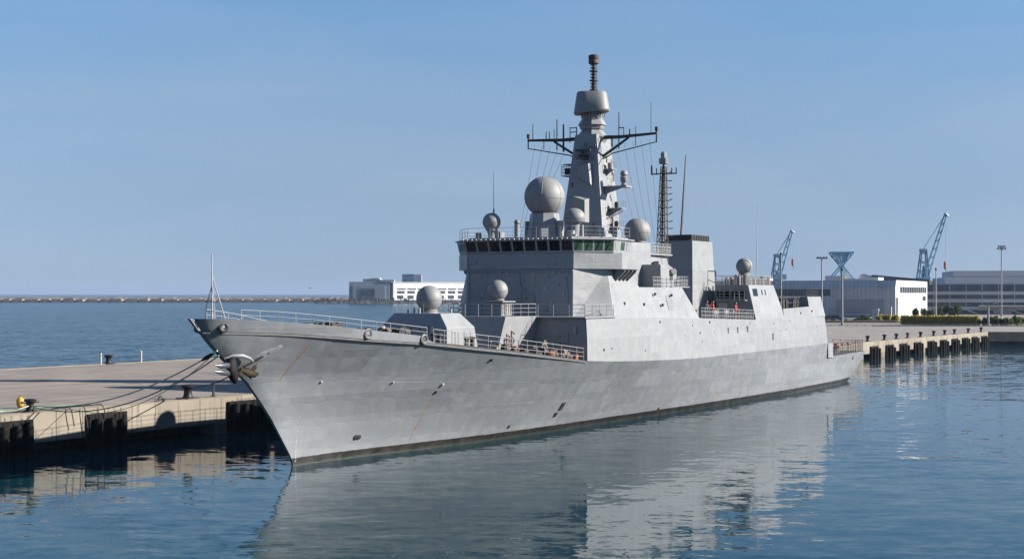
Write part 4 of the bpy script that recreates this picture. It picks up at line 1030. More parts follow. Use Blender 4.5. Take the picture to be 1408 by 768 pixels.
# watertight doors, ladders, life raft canisters, vents and small pipes
def wt_door(s, y, z, par, axis='x'):
    bm = newbm()
    if axis == 'x': box(bm, s - .07, s + .02, y - .38, y + .38, z, z + 1.75)
    else: box(bm, s - .38, s + .38, y - .06, y + .06, z, z + 1.75)
    d = sub('watertight_door', bm, M_GREY, par, bevel=.03); bm = newbm()
    if axis == 'x':
        tube(bm, (s - .11, y - .25, z + .9), (s - .11, y + .1, z + .9), .02, n=5)
        for q in (.25, .85, 1.45): box(bm, s - .1, s - .06, y + .28, y + .42, z + q, z + q + .1)
    else: tube(bm, (s - .2, y - .1, z + .9), (s + .1, y - .1, z + .9), .02, n=5)
    sub('dog_handle', bm, M_DARK, d)
wt_door(28.69, -5.9, 6.5, base); wt_door(31.62, -1.2, 9.6, tower); wt_door(31.62, 3.2, 9.6, tower); wt_door(14.9, -1.0, 7.3, gun); wt_door(73.3, -5.0 + 2.6, 8.9, ad)
rl = random.Random(21)
for k in range(7):
    bm = newbm(); s = 55.4 + k * 1.9 + (1.2 if k > 3 else 0); tube(bm, (s, -6.3, 9.55), (s + 1.25, -6.3, 9.55), .32, .32, 14); box(bm, s + .2, s + .32, -6.65, -5.95, 9.0, 9.9); box(bm, s + .9, s + 1.02, -6.65, -5.95, 9.0, 9.9)
    if k not in (1, 2, 6): sub('raft_canister', bm, M_GREY, smooth=True, angle=40)
    else: bm.free()
for k in range(22):
    y = rl.uniform(-5, 5); z = rl.uniform(9.8, 14.7); u = (z - 9.3) / 4.2; s = 31.6 + .18 * min(1, u)
    w, h = rl.uniform(.08, .3), rl.uniform(.08, .35); bm = newbm(); box(bm, s - .09, s + .03, y - w / 2, y + w / 2, z, z + h); sub('wall_box', bm, M_GREY if k % 9 else M_RAIL, tower)
for y, z0, z1 in ((-4.75, 9.6, 13.2), (2.4, 9.6, 12.4), (-.3, 10.2, 13.3), (4.9, 9.6, 14.6)):
    bm = newbm(); polytube(bm, [(31.55, y, z0), (31.66, y, (z0 + z1) / 2), (31.68, y + .25, z1)], .03, 6); sub('wall_pipe', bm, M_GREY, tower)
for k in range(14):      # small fittings and pad eyes along the white side
    s = rl.uniform(30, 95); z = rl.uniform(6.2, 8.6); y = side_y(s, z); w = rl.uniform(.05, .14); bm = newbm(); box(bm, s - w, s + w, y - .05, y + .04, z, z + w * 1.4); sub('pad_eye', bm, M_GREY if k % 5 else M_DARK, base)
for s, w, z0, z1 in ((47, 1.4, 10.0, 11.4), (39.5, .9, 10.2, 11.8)):
    bm = newbm(); y0, y1 = -(7.74 - .78 * (z0 - 9) / 3.05) - .03, -(7.74 - .78 * (z1 - 9) / 3.05) - .03
    for q in range(7):
        t0, t1 = q / 7, (q + .6) / 7; za, zb = z0 + (z1 - z0) * t0, z0 + (z1 - z0) * t1; ya, yb = y0 + (y1 - y0) * t0, y0 + (y1 - y0) * t1
        ring_loft(bm, [[(s, ya + e, za), (s + w, ya + e, za), (s + w, yb + e, zb), (s, yb + e, zb)] for e in (.1, -.015)])
    sub('vent_louvre', bm, M_GREY, mid)
for k, (s, y) in enumerate(((12.5, 1.5), (7.5, -1.0), (10.5, -2.8), (5.2, .8))):
    bm = newbm(); p = gear(s, y); box(bm, p[0] - .5, p[0] + .5, p[1] - .5, p[1] + .5, p[2], p[2] + .35); sub('deck_hatch', bm, M_GREY, bevel=.05)
bm = newbm(); polytube(bm, [(-6.2, .0, 9.02), (-3, -.4, 8.95), (0.2, -.6, 8.72)], .07, 6); sub('anchor_chain', bm, M_RUSTD)

# ---- crew on the midship deck
def person(loc, face, label, top, legs, arm=.25, h=1.74):
    t = bpy.data.objects.new('person', None); C.objects.link(t); t.location = loc; t.rotation_euler = (0, 0, face)
    tag(t, label, 'person', 'people on the midship deck')
    V = [(0, 0, .93, .13), (0, 0, 1.15, .125), (0, 0, 1.38, .14), (0, 0, 1.50, .062), (.01, 0, 1.57, .075), (.015, 0, 1.67, .088),
         (0, .10, .88, .095), (.03, .11, .48, .065), (0, .11, .08, .045), (.14, .11, .04, .04),
         (0, -.10, .88, .095), (-.02, -.11, .48, .065), (-.05, -.11, .08, .045), (.10, -.11, .04, .04),
         (0, .19, 1.41, .062), (.02, .26, 1.13, .048), (arm, .22, .98, .036), (arm + .09, .2, .95, .034),
         (0, -.19, 1.41, .062), (.02, -.26, 1.13, .048), (arm * .6, -.23, .94, .036), (arm * .6 + .08, -.22, .90, .034)]
    E = [(0, 1), (1, 2), (2, 3), (3, 4), (4, 5), (0, 6), (6, 7), (7, 8), (8, 9), (0, 10), (10, 11), (11, 12), (12, 13), (2, 14), (14, 15), (15, 16), (16, 17), (2, 18), (18, 19), (19, 20), (20, 21)]
    me = bpy.data.meshes.new('body'); me.from_pydata([v[:3] for v in V], E, [])
    o = bpy.data.objects.new('body', me); C.objects.link(o); o.parent = t
    sk = o.modifiers.new('skin', 'SKIN'); o.modifiers.new('sub', 'SUBSURF').render_levels = 1
    for i, d in enumerate(me.skin_vertices[0].data): d.radius = (V[i][3], V[i][3]); d.use_root = (i == 0)
    me.materials.append(legs)
    for nm, m, (z0, z1, r0, r1) in (('jacket', top, (.86, 1.47, .20, .19)),):
        bm = newbm(); prof = [(.17, .84), (.20, .95), (.19, 1.15), (.23, 1.36), (.15, 1.47), (.07, 1.5)]
        rings = [[(.62 * r * math.cos(a), r * math.sin(a), z) for a in [2 * math.pi * k / 14 for k in range(14)]] for r, z in prof]; ring_loft(bm, rings)
        for sg in (1, -1):
            polytube(bm, [(0, sg * .2, 1.42), (.02, sg * .265, 1.13), ((arm if sg > 0 else arm * .6) * .92, sg * .225, .985)], [.085, .07, .055], 8)
        link_obj('jacket', bm, m, t, smooth=True, angle=80)
    bm = newbm(); ball(bm, (.015, 0, 1.66), .108, n=14, m=10, sz=1.15); tube(bm, (.11, 0, 1.64), (.135, 0, 1.63), .018, .01); link_obj('head', bm, M_SKIN, t, smooth=True, angle=80)
    bm = newbm(); ball(bm, (-.005, 0, 1.69), .118, -.1, 14, 8); link_obj('hair', bm, M_HAIR, t, smooth=True, angle=80)
    return t
def S2W(s, y, z): return ship_mat @ Vector((s, y, z))
ship_mat = Matrix.Translation((-14.654, 97.046, 0)) @ Matrix.Rotation(R(90) - AX, 4, 'Z')
for s, y, f, lab, tp, lg in ((58.3, -6.9, -1.9, 'person in dark clothes standing leftmost at the midship rail', M_NAVY, M_NAVY),
                             (60.2, -6.8, -1.2, 'person in red jacket at the midship rail beside the dark clothed one', M_RED, M_NAVY),
                             (61.4, -6.2, -2.2, 'person in red jacket set back behind the rail in the group', M_RED, M_NAVY),
                             (66.6, -6.9, -1.6, 'person in red overall standing apart near the white deck door', M_RED, M_RED)):
    p = S2W(s, y, tab(ZB, s)); person(p, f + R(90) - AX, lab, tp, lg)

# ---- mooring lines
def rope(name, pts, r, m, label, sag=0.0, group='mooring lines from the bow'):
    bm = newbm(); P = [Vector(p) for p in pts]; out = []
    for a, b in zip(P, P[1:]):
        n = 18
        for i in range(n): t = i / n; out.append(a.lerp(b, t) - Vector((0, 0, sag * 4 * t * (1 - t))))
    out.append(P[-1]); polytube(bm, out, r, 6)
    return tag(link_obj(name, bm, m, smooth=True, angle=80), label, 'rope', group)
M_ROPE = mat('rope_pale', (.42, .46, .34), .9, var=.3, scale=8)
M_ROPEG = mat('rope_green', (.16, .27, .18), .9, var=.3, scale=8)
M_ROPED = mat('rope_dark', (.04, .04, .045), .9, var=.3, scale=8)
A = S2W(-7.9, -.25, 7.95)
mid1 = A.lerp(Vector(Q(3.6, 1.3, 3.4)), .62); mid1.z = 4.55
def hang(a, b, drop, n=26):
    a, b = Vector(a), Vector(b); out = []
    for i in range(n + 1):
        t = i / n; p = a.lerp(b, t); p.z -= drop * 4 * t * (1 - t); p.z = max(p.z, 3.09); out.append(p)
    return out
def rope2(pts, r, m, label, name='mooring_line', group='mooring lines from the bow'):
    bm = newbm(); polytube(bm, pts, r, 6); return tag(link_obj(name, bm, m, smooth=True, angle=80), label, 'rope', group)
b1 = Vector(Q(3.6, 1.3, 3.45))
rope2(hang(A, b1, 1.15) + [Vector(Q(2.9, 1.0, 3.4)), Vector(Q(2.6, 1.6, 3.15)), Vector(Q(-6, 2.2, 3.1))], .045, M_ROPE, 'pale mooring line from the bow to the left bollard, upper of the pair')
rope2(hang(A + Vector((.1, 0, -.3)), b1 + Vector((.15, .1, -.1)), 1.5) + [Vector(Q(1.5, 2.5, 3.1)), Vector(Q(-6, 3.5, 3.1))], .045, M_ROPEG, 'green mooring line from the bow to the left bollard, lower of the pair')
rope2(hang(A + Vector((-.15, 0, -.15)), Q(6.2, 1.1, 3.1), 1.6), .022, M_ROPED, 'dark mooring line hanging just under the pale one')
rope2([Vector(Q(l, 2.0 + 1.2 * math.sin(l * .35) + (l > 6) * (l - 6) * .12, 3.1)) for l in [-6 + k * .6 for k in range(28)]], .045, M_ROPEG, 'green slack rope lying on the pier behind the left bollard')
rope2([Vector(Q(l, 1.6 + .5 * math.sin(l * .8 + 1), 3.1)) for l in [0 + k * .5 for k in range(22)]], .04, M_ROPED, 'dark slack rope lying near the pier edge by the left bollard')
rope2(hang(S2W(-6.7, -.4, 6.4), Q(18.9, 1.0, 3.95), .25), .04, M_ROPED, 'short taut dark line from the anchor to the shadowed bollard')
for k, (l, lab) in enumerate(((5.6, 'dark rope end hanging down the sunlit quay face'), (8.6, 'dark rope loop draped over the middle fender'), (6.9, 'dark frayed rope hanging left of the middle fender'))):
    w = (1.3, .9, 1.9)[k]
    rope2([Vector(Q(l - .4 + .9 * t, .9 - 1.35 * min(1, t * 1.4), 3.14 - (max(0, t - .65) / .35) * w + .12 * math.sin(t * 3))) for t in [i / 16 for i in range(17)]], .04, M_ROPED, lab, 'hanging_rope', 'rope ends over the quay edge')
bm = newbm(); polytube(bm, [A.lerp(b1, t) + Vector((0, 0, -1.2 * 4 * t * (1 - t) + .0)) for t in (.02, .035, .05, .07)], [.05, .12, .14, .07], 8)
tag(link_obj('chafe_sleeve', bm, M_BLACK, smooth=True), 'dark sleeve wrapped around the mooring lines close to the bow', 'rope sleeve')
# ---------------------------------------------------------------- far shore on the left
def rubble(name, x0, x1, y0, y1, h, m, n, seed):
    rnd = random.Random(seed); bm = newbm(); L = []
    for i in range(n + 1):
        x = x0 + (x1 - x0) * i / n; a = h * rnd.uniform(.95, 1.04); e = rnd.uniform(-.8, .8)
        L.append([(x, y0 + e, -1), (x + rnd.uniform(-1, 1), y0 + 5 + rnd.uniform(-1, 1), a * .55), (x, y0 + 10 + e, a), (x, y1, a * rnd.uniform(.95, 1.05)), (x, y1 + 6, -1)])
    ring_loft(bm, L); return link_obj(name, bm, m)
m_rub = mat('rubble_tan', (.14, .11, .092), .9, var=.6, scale=.12, grime=.5)
tag(rubble('breakwater', PX(-330, 1840), PX(700, 1840), 1840, 1864, 6.3, m_rub, 260, 3), 'long tan rubble breakwater across the bay at left', 'breakwater')
bk = bpy.data.objects['breakwater']; bm = newbm(); rb = random.Random(4); x = PX(-300, 1836)
while x < PX(640, 1836):
    w = rb.uniform(9, 17); box(bm, x, x + w, 1833, 1843, -1, rb.uniform(3.6, 4.6)); x += w + rb.uniform(1.5, 6)
o = link_obj('armour_blocks', bm, mat('block_pale', (.21, .195, .18), .9, var=.3, scale=.2), bk); o['kind'] = 'stuff'
m_mole = mat('mole_dark', (.035, .04, .045), .9, var=.5, scale=.15)
tag(rubble('mole', PX(432, 1600), PX(900, 1600), 1600, 1780, 4.0, m_mole, 170, 5), 'dark rock mole carrying the white waterside building', 'mole')
bm = newbm(); rnd = random.Random(9)
for k in range(60):
    x = PX(rnd.uniform(440, 640), 1603); h = rnd.uniform(.8, 3.2); box(bm, x - .5, x + .5, 1606, 1607, 3.2, 3.6 + h)
tag(link_obj('mole_post', bm, mat('mole_post_dark', (.06, .055, .055), var=.4)), 'row of dark posts and gear along the mole edge', 'posts', kind='stuff')
bm = newbm(); box(bm, PX(45, 1850) - .6, PX(45, 1850) + .6, 1850, 1851, 6.5, 10.2)
M_BW = mat('building_white', (.55, .54, .52), .7, var=.05, scale=.1)
M_BB = mat('building_bluegrey', (.25, .28, .31), .7, var=.06, scale=.1)
M_BG = mat('building_grey', (.47, .475, .495), .7, var=.06, scale=.08, streak=.15)
M_WIN = mat('window_dark', (.05, .065, .08), .15, var=.3, scale=.2)
bm.free()
t = thing('waterside_building', 'white waterside building with a grey portal block on the distant mole', 'building', (PX(480, 1612), 1612, 0), 0)
def tp(name, m, *bx, bevel=0, par=None):
    bm = newbm()
    for b in bx: box(bm, *b)
    return link_obj(name, bm, m, par or t, bevel=bevel)
tp('portal_block', M_BB, (0, 45, 0, 60, 3.5, 24.2), (15, 34, 2, 40, 24.2, 27.5))
pr = tp('portal_frame', M_BB, (4, 40, -1.2, -.01, 3.5, 20.2))
tp('portal_opening', mat('portal_shadow', (.10, .13, .15), .6, var=.3, scale=.2), (12, 29, -1.5, -1.21, 3.5, 17), par=pr)
for k in range(3): tp('window', M_WIN, (14 + 5 * k, 18 + 5 * k, -1.6, -1.51, 9, 15), par=pr)
tp('roof_block', M_BB, (34, 50, -.5, 14, 24.21, 26.5)); tp('roof_block', M_BW, (23, 34, 1.5, 14, 27.51, 28.6))
# white wing turned a little towards the sun
wg = bpy.data.objects.new('wing', None); wg.parent = None
bm = newbm(); box(bm, 0, 150, 0, 50, 3.5, 23.0); box(bm, -.5, 150.5, -.6, 50.5, 23.0, 23.8); w = link_obj('white_wing', bm, M_BW, t); w.location = (49, 1, 0); w.rotation_euler = (0, 0, R(28))
for r_, (z0, z1) in enumerate(((15.6, 17.0), (11.2, 14.2), (5.2, 9.2))):
    for k in range(9):
        bm = newbm(); x = 4.5 + k * 12.5; ww = (10.5 if r_ == 0 else 9 if r_ == 1 else 7.5); box(bm, x, x + ww, -.12, -.02, z0, z1); link_obj('window', bm, M_WIN, w)
bpy.data.objects.remove(wg)
t = thing('glass_tower', 'blue glass tower block rising behind the white waterside building', 'tower', (PX(553, 1740), 1740, 0), 0)
tp('glass_block', mat('tower_glass', (.10, .16, .24), .2, var=.2, scale=.1), (0, 14, 0, 14, 3.5, 34.5)); tp('pale_block', M_BB, (14.01, 23, 1, 13, 3.5, 34))
for k in range(4): tp('floor_band', M_BB, (-.1, 14, -.12, -.01, 14 + k * 5, 14.6 + k * 5))

# ---------------------------------------------------------------- hangar workshop at right
hx, hy = PX(1230, 500), 500; hrot = math.atan2(-.41, .91)
t = thing('dockside_hangar', 'long grey dockside hangar with sunlit white gable end', 'hangar', (hx, hy, 3.0), hrot)
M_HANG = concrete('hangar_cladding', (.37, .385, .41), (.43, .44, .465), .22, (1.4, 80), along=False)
bm = newbm()      # local x along the long face (negative = left), y away from the camera
prof = [(0, 0), (0, 10.6), (1.6, 13.0), (72, 13.0), (72, 0)]
ring_loft(bm, [[(-112, y, z) for y, z in prof], [(0, y, z) for y, z in prof]])
link_obj('shed_body', bm, M_HANG, t)
bm = newbm()
ring_loft(bm, [[(.01, y + .02, z) for y, z in prof], [(.35, y + .02, z) for y, z in prof]]); g = link_obj('gable_wall', bm, M_BW, t)
def hb(name, m, par, *bx, bevel=0):
    bm = newbm()
    for b in bx: box(bm, *b)
    return link_obj(name, bm, m, par, bevel=bevel)
def hbs(name, m, par, *bx):
    bm = newbm()
    for b in bx: box(bm, *b)
    return split_link(name, bm, m, par)
hb('window_band', M_WIN, g, (.36, .45, 8, 70, 8.6, 10.8)); 
hbs('mullion', M_BW, g, *[(.46, .52, 8 + k * 5.1, 8.25 + k * 5.1, 8.6, 10.8) for k in range(13)])
hb('sliding_door', mat('door_grey', (.34, .35, .35), var=.05), g, (.36, .5, 8, 26, 0, 7.2)); hb('dark_door', M_WIN, g, (.36, .45, 0.8, 4.5, 0, 7.0))
hb('side_door', M_BB, g, (.36, .5, 44, 52, 0, 5.5)); hb('window', M_WIN, g, (.36, .45, 60, 68, 5.6, 7.4))
fr = hb('front_cladding', M_HANG, t, (-111.5, -.4, -.3, -.01, 10.0, 10.4))
hb('window_band', M_WIN, fr, (-78, -22, -.12, -.02, 7.6, 9.8)); hb('window_band', M_WIN, fr, (-111, -80, -.12, -.02, 7.6, 9.8))
hb('roller_door', mat('roller_grey', (.24, .25, .26), var=.05), t, (-20, -3.5, -.12, -.02, 1.5, 6.4)); hbs('roof_unit', M_BG, t, (-16, -9, 20, 30, 13.01, 14.2), (-60, -50, 20, 30, 13.01, 14))
hbs('downpipe', M_BG, t, *[(-100 + k * 12, -99.75 + k * 12, -.25, -.02, 0, 7.4) for k in range(7)])
# white shed behind with the blue hourglass structure
t = thing('rooftop_shed', 'pale shed with curved white roof sections behind the grey hangar', 'building', (PX(1135, 640), 640, 3), -.2)
hb('shed_body', M_BG, t, (0, 8, 0, 20, 0, 16.2)); hb('white_block', M_BW, t, (8.01, 20, 0, 20, 0, 14.9))
for x0, x1, z0, z1 in ((7, 12, 17.0, 15.6), (15, 21, 17.2, 15.5), (22, 30, 16.4, 15.2)):
    bm = newbm(); ring_loft(bm, [[(x0, 2, 14), (x1, 2, 14), (x1, 2, z1), (x0 + 1.5, 2, z0), (x0, 2, z0 - .6)], [(x0, 16, 14), (x1, 16, 14), (x1, 16, z1), (x0 + 1.5, 16, z0), (x0, 16, z0 - .6)]]); link_obj('roof_hood', bm, M_BW, t)
bm = newbm(); ring_loft(bm, [[(20, 0, 0), (20, 0, 16.6), (44, 0, 14.4), (44, 0, 0)], [(20, 18, 0), (20, 18, 16.6), (44, 18, 14.4), (44, 18, 0)]]); link_obj('sloping_roof', bm, mat('shed_roof_dark', (.10, .10, .11)), t)
M_CRANE = mat('crane_blue', (.10, .22, .33), .5, var=.15, scale=.3)
M_CRANEP = mat('crane_pale_blue', (.22, .42, .55), .5, var=.15, scale=.3)
def lattice(bm, a, b, w0, w1, n, r):
    a, b = Vector(a), Vector(b); q = (b - a).to_track_quat('Z', 'Y')
    def P(i, k):
        t_ = i / n; w = w0 + (w1 - w0) * t_; dx, dy = ((-1, -1), (1, -1), (1, 1), (-1, 1))[k % 4]; return a.lerp(b, t_) + q @ Vector((dx * w, dy * w, 0))
    for k in range(4): tube(bm, P(0, k), P(n, k), r, n=4)
    for i in range(n):
        for k in range(4): tube(bm, P(i, k), P(i + 1, k + (1 if i % 2 else 0)), r * .6, n=4); tube(bm, P(i, k + 1 - (1 if i % 2 else 0)), P(i + 1, k + (0 if i % 2 else 1)), r * .6, n=4)
t = thing('gantry_head', 'pale blue hourglass shaped steel structure above the shed roof', 'steel structure', (PX(1157, 645), 645, 3), 0)
s_ = 645 / 2000.
bm = newbm()
for sg in (-1, 1):
    for y in (-3, 3):
        tube(bm, (sg * 15 * s_, y, 29.5 - 3), (0, y, 23.5 - 3), .35, n=5); tube(bm, (0, y, 23.5 - 3), (sg * 15 * s_, y, 17 - 2), .35, n=5)
        for k in range(4): tube(bm, (sg * (15 - 3.5 * k) * s_, y, 26.5), (sg * (11 - 3.2 * k) * s_, y, 22.2 + 1.1 * (3 - k) * .6), .16, n=4)
for y in (-3, 3): tube(bm, (-15 * s_, y, 26.6), (15 * s_, y, 26.6), .4, n=5)

for x_, z_ in ((-15 * s_, 26.6), (0, 26.6), (15 * s_, 26.6), (0, 20.5), (-15 * s_, 15), (15 * s_, 15)): tube(bm, (x_, -3, z_), (x_, 3, z_), .2, n=4)
link_obj('truss', bm, M_CRANE, t)
bm = newbm(); ring_loft(bm, [[(-10 * s_, -2.6, 26.3), (10 * s_, -2.6, 26.3), (2.5 * s_, -2.6, 21.5), (-2.5 * s_, -2.6, 21.5)], [(-10 * s_, 2.6, 26.3), (10 * s_, 2.6, 26.3), (2.5 * s_, 2.6, 21.5), (-2.5 * s_, 2.6, 21.5)]]); ring_loft(bm, [[(-2 * s_, -2, 21), (2.4 * s_, -2, 21), (11 * s_, -2, 14.5), (1 * s_, -2, 14.5)], [(-2 * s_, 2, 21), (2.4 * s_, 2, 21), (11 * s_, 2, 14.5), (1 * s_, 2, 14.5)]])
link_obj('hopper', bm, M_CRANEP, t)
def crane(D, ub, vb, jib0, jib1, tower, hook, label, dens):
    t = thing('harbour_crane', label, 'crane', (PX(ub, D), D, 3), 0, 'blue harbour cranes on the skyline'); k = D / 2000.
    L = lambda u, v, y=0: ((u - ub) * k, y, PZ(v, D) - 3)
    bm = newbm(); lattice(bm, L(*jib0), L(*jib1), 1.25, .55, dens, .23); tube(bm, L(jib1[0] - 1, jib1[1] + 1), L(jib1[0] + 3, jib1[1] + 4), 1.0, .6, 6); link_obj('jib', bm, M_CRANE, t)
    bm = newbm(); lattice(bm, L(tower[0], vb), L(tower[0] + 1, tower[1]), 2.6, 1.2, 6, .4)
    x0, _, z0 = L(tower[0] - 4, tower[1] + 3); x1, _, z1 = L(tower[0] + 4, tower[1] - 1); box(bm, x0, x1, -1.5, 1.5, z0, z1)
    ring_loft(bm, [[L(tower[0] - 2, vb, -1), L(tower[0] + 4, vb, -1), L(tower[0] + 2, tower[1] + 22, -.7), L(tower[0], tower[1] + 22, -.7)], [L(tower[0] - 2, vb, 1), L(tower[0] + 4, vb, 1), L(tower[0] + 2, tower[1] + 22, .7), L(tower[0], tower[1] + 22, .7)]])
    link_obj('tower', bm, M_CRANE, t)
    bm = newbm(); tube(bm, (0, 0, 0), L(tower[0], vb + 2), 2.2, 2.0, 10); x0, _, z0 = L(ub - 6, vb + 4); x1, _, z1 = L(ub + 10, vb - 3); box(bm, x0, x1, -3, 3, z0, z1); link_obj('machine_house', bm, M_CRANE, t)
    bm = newbm()
    for y in (-1, 1): tube(bm, L(tower[0], tower[1], y), L(jib1[0], jib1[1], y * .4), .10, n=4); tube(bm, L(tower[0] - 2, tower[1], y), L(ub - 5, vb, y * 2), .14, n=4)
    tube(bm, L(*jib1), L(*hook), .10, n=4); link_obj('cable', bm, M_CRANE, t)
    bm = newbm(); h = L(*hook); lathe(bm, [(.3, -3.0), (.7, -2.6), (.75, .5), (.3, 1.0)], h, 10); o = link_obj('hook_block', bm, M_ORANGE, t)
    bm = newbm(); polytube(bm, [(h[0], h[1], h[2] - 2.8), (h[0] + .5, h[1], h[2] - 4), (h[0], h[1], h[2] - 4.8), (h[0] - .6, h[1], h[2] - 4.2)], .25, 5); link_obj('hook', bm, M_STEEL, o)
crane(760, 1267, 384, (1272, 384), (1301, 293), (1269, 343), (1299.5, 362), 'blue lattice harbour crane with raised jib above the white gable', 16)
crane(820, 1070, 380, (1071, 378), (1089, 316), (1068, 350), (1090, 358), 'blue harbour crane with steep jib seen just right of the ship whip antenna', 12)

# ---------------------------------------------------------------- office block
OD = 585
t = thing('office_building', 'stepped grey office block with dark window bands at the right edge', 'office building', (PX(1273, OD), OD, 3), R(-11))
k = OD / 2000.
def oz(v): return PZ(v, OD) - 3
hb('body', M_BG, t, (0, 95, 0, 55, 0, oz(391))); hb('upper_storey', M_BG, t, (7.5, 95, 1, 55, oz(391) + .01, oz(381))); hb('top_storey', mat('office_top', (.38, .385, .41), var=.05, scale=.1, streak=.2), t, (11, 95, 4, 50, oz(381) + .01, oz(372)))
for v0, v1 in ((391, 400), (405, 410.5), (415.5, 421)):
    f_ = hb('storey_band', M_WIN, t, (.3, 95, -.25, -.01, oz(v1), oz(v0) - .02)); hbs('mullion', M_BG, f_, *[(3 + q * 6.2, 3.2 + q * 6.2, -.33, -.26, oz(v1), oz(v0) - .02) for q in range(15)])
hbs('sun_ledge', M_BW, t, *[(0, 95, -.9, -.01, oz(v) - .35, oz(v)) for v in (402, 413, 423)])
hbs('ground_floor_glazing', M_WIN, t, *[(x, x + w, -.15, -.01, .3, oz(426)) for x, w in ((12, 14), (33, 12), (50, 9), (70, 20))])
bm = newbm()
for x in (14, 31, 47, 60, 78): ring_loft(bm, [[(x, -1.6, oz(424)), (x + 1.2, -1.6, oz(424)), (x + 7.2, -1.6, 0), (x + 6, -1.6, 0)], [(x, -.3, oz(424)), (x + 1.2, -.3, oz(424)), (x + 7.2, -.3, 0), (x + 6, -.3, 0)]])
split_link('raking_column', bm, M_BW, t); hb('entrance_canopy', M_BG, t, (20, 48, -5, -.02, 3.2, 3.7))
t = thing('link_building', 'low pale blue block between the hangar and the office', 'building', (PX(1256, 640), 640, 3), 0)
hb('body', M_BB, t, (0, 24, 0, 20, 0, 14)); hb('window_band', M_WIN, t, (.5, 23.5, -.1, -.01, 8, 11)); hb('window_band', M_WIN, t, (.5, 23.5, -.1, -.01, 2, 5))

# ---------------------------------------------------------------- lamps and poles
def lamp(u, v, D, vt, label, kind):
    t = thing('lamp_post', label, 'lamp post', (PX(u, D), D, 3.0), 0, 'lamp posts on the quay'); h = PZ(vt, D) - 3
    bm = newbm(); lathe(bm, [(.42, 0), (.42, .5), (.3, .55), (.2, h), (.05, h + .05)], (0, 0, 0), 10); link_obj('pole', bm, M_STEEL, t, smooth=True, angle=40)
    if kind == 'flood':
        bm = newbm(); box(bm, -1.7, 1.7, -.12, .12, h - .3, h - .1); box(bm, -1.3, 1.3, -.1, .1, h + .55, h + .7); tube(bm, (0, 0, h - .4), (0, 0, h + .7), .12); link_obj('crossbar', bm, M_STEEL, t)
        for j in range(2):
            for q in range(4):
                bm = newbm(); x = (-1.35 + .9 * q) * (1 if j == 0 else .8); z = h - .05 + j * .75
                ring_loft(bm, [[(x - .3, -.35, z - .05), (x + .3, -.35, z - .05), (x + .3, -.25, z + .5), (x - .3, -.25, z + .5)], [(x - .18, .15, z + .1), (x + .18, .15, z + .1), (x + .18, .2, z + .45), (x - .18, .2, z + .45)]]); link_obj('floodlight', bm, M_DARK, t)
    elif kind == 'double':
        bm = newbm(); box(bm, -1.6, 1.6, -.1, .1, h - .15, h + .02); link_obj('crossbar', bm, M_STEEL, t)
        for x in (-1.35, -.5, .5, 1.35): bm = newbm(); ring_loft(bm, [[(x - .35, -.4, h), (x + .35, -.4, h), (x + .3, .3, h), (x - .3, .3, h)], [(x - .3, -.4, h + .45), (x + .3, -.4, h + .45), (x + .2, .3, h + .3), (x - .2, .3, h + .3)]]); link_obj('floodlight', bm, M_DARK, t)
    elif kind == 'arm':
        bm = newbm(); tube(bm, (0, 0, h - .1), (1.6, -.3, h + .1), .1); tube(bm, (0, 0, h - .1), (.9, -1.3, h - .3), .1); link_obj('arm', bm, M_STEEL, t)
        for p in ((1.7, -.3, h + .1), (.9, -1.3, h - .3)): bm = newbm(); rbox(bm, p[0] + .4, p[1], 1.1, .4, p[2] - .12, p[2] + .1, 0); link_obj('lamp_head', bm, M_WHITE if False else M_STEEL, t, bevel=.04)
    elif kind == 'top': 
        bm = newbm(); lathe(bm, [(.3, h), (.45, h + .3), (.3, h + .7), (.05, h + .75)], (0, 0, 0), 10); link_obj('lamp_head', bm, M_DARK, t)
lamp(1130, 441, 447, 355, 'pale lamp post with wide double floodlight bar nearest the ship stern', 'double')
lamp(1158, 447, 386, 372, 'slim pale post in front of the blue hourglass structure', 'top')
lamp(1074, 430, 470, 350, 'pale post rising behind the ship stern in front of the left crane', 'top')
lamp(1377, 435, 531, 342, 'tall lamp post with a cluster of floodlights before the office block', 'flood')
lamp(1287, 436, 515, 371, 'plain pole between the white gable and the office block', 'top')
lamp(1359, 448, 378, 415, 'short pale lamp post with side arms at the quay corner', 'arm')

# ---------------------------------------------------------------- greenery
def leaf_mat(name, a, b):
    m, nt, bs = principled(name); nb = NB(nt)
    f = nb.rng(nb.noise(.8, 5, .6), .3, .7); nt.links.new(nb.mix(f, a, b), bs.inputs['Base Color']); bs.inputs['Roughness'].default_value = .7; bs.inputs['Specular IOR Level'].default_value = .2
    tr = nt.nodes.new('ShaderNodeBsdfTranslucent'); ms_ = nt.nodes.new('ShaderNodeMixShader'); ms_.inputs[0].default_value = .45
    nt.links.new(nb.mix(f, sc(a, 1.5), sc(b, 1.5)), tr.inputs['Color']); nt.links.new(bs.outputs[0], ms_.inputs[1]); nt.links.new(tr.outputs[0], ms_.inputs[2])
    nt.links.new(ms_.outputs[0], nt.nodes['Material Output'].inputs['Surface']); return m
M_OLIVE = leaf_mat('hedge_olive', (.28, .23, .032), (.40, .32, .06)); M_GREEN = leaf_mat('shrub_green', (.04, .07, .015), (.11, .16, .035)); M_DGREEN = leaf_mat('shrub_dark', (.028, .045, .014), (.055, .08, .022))
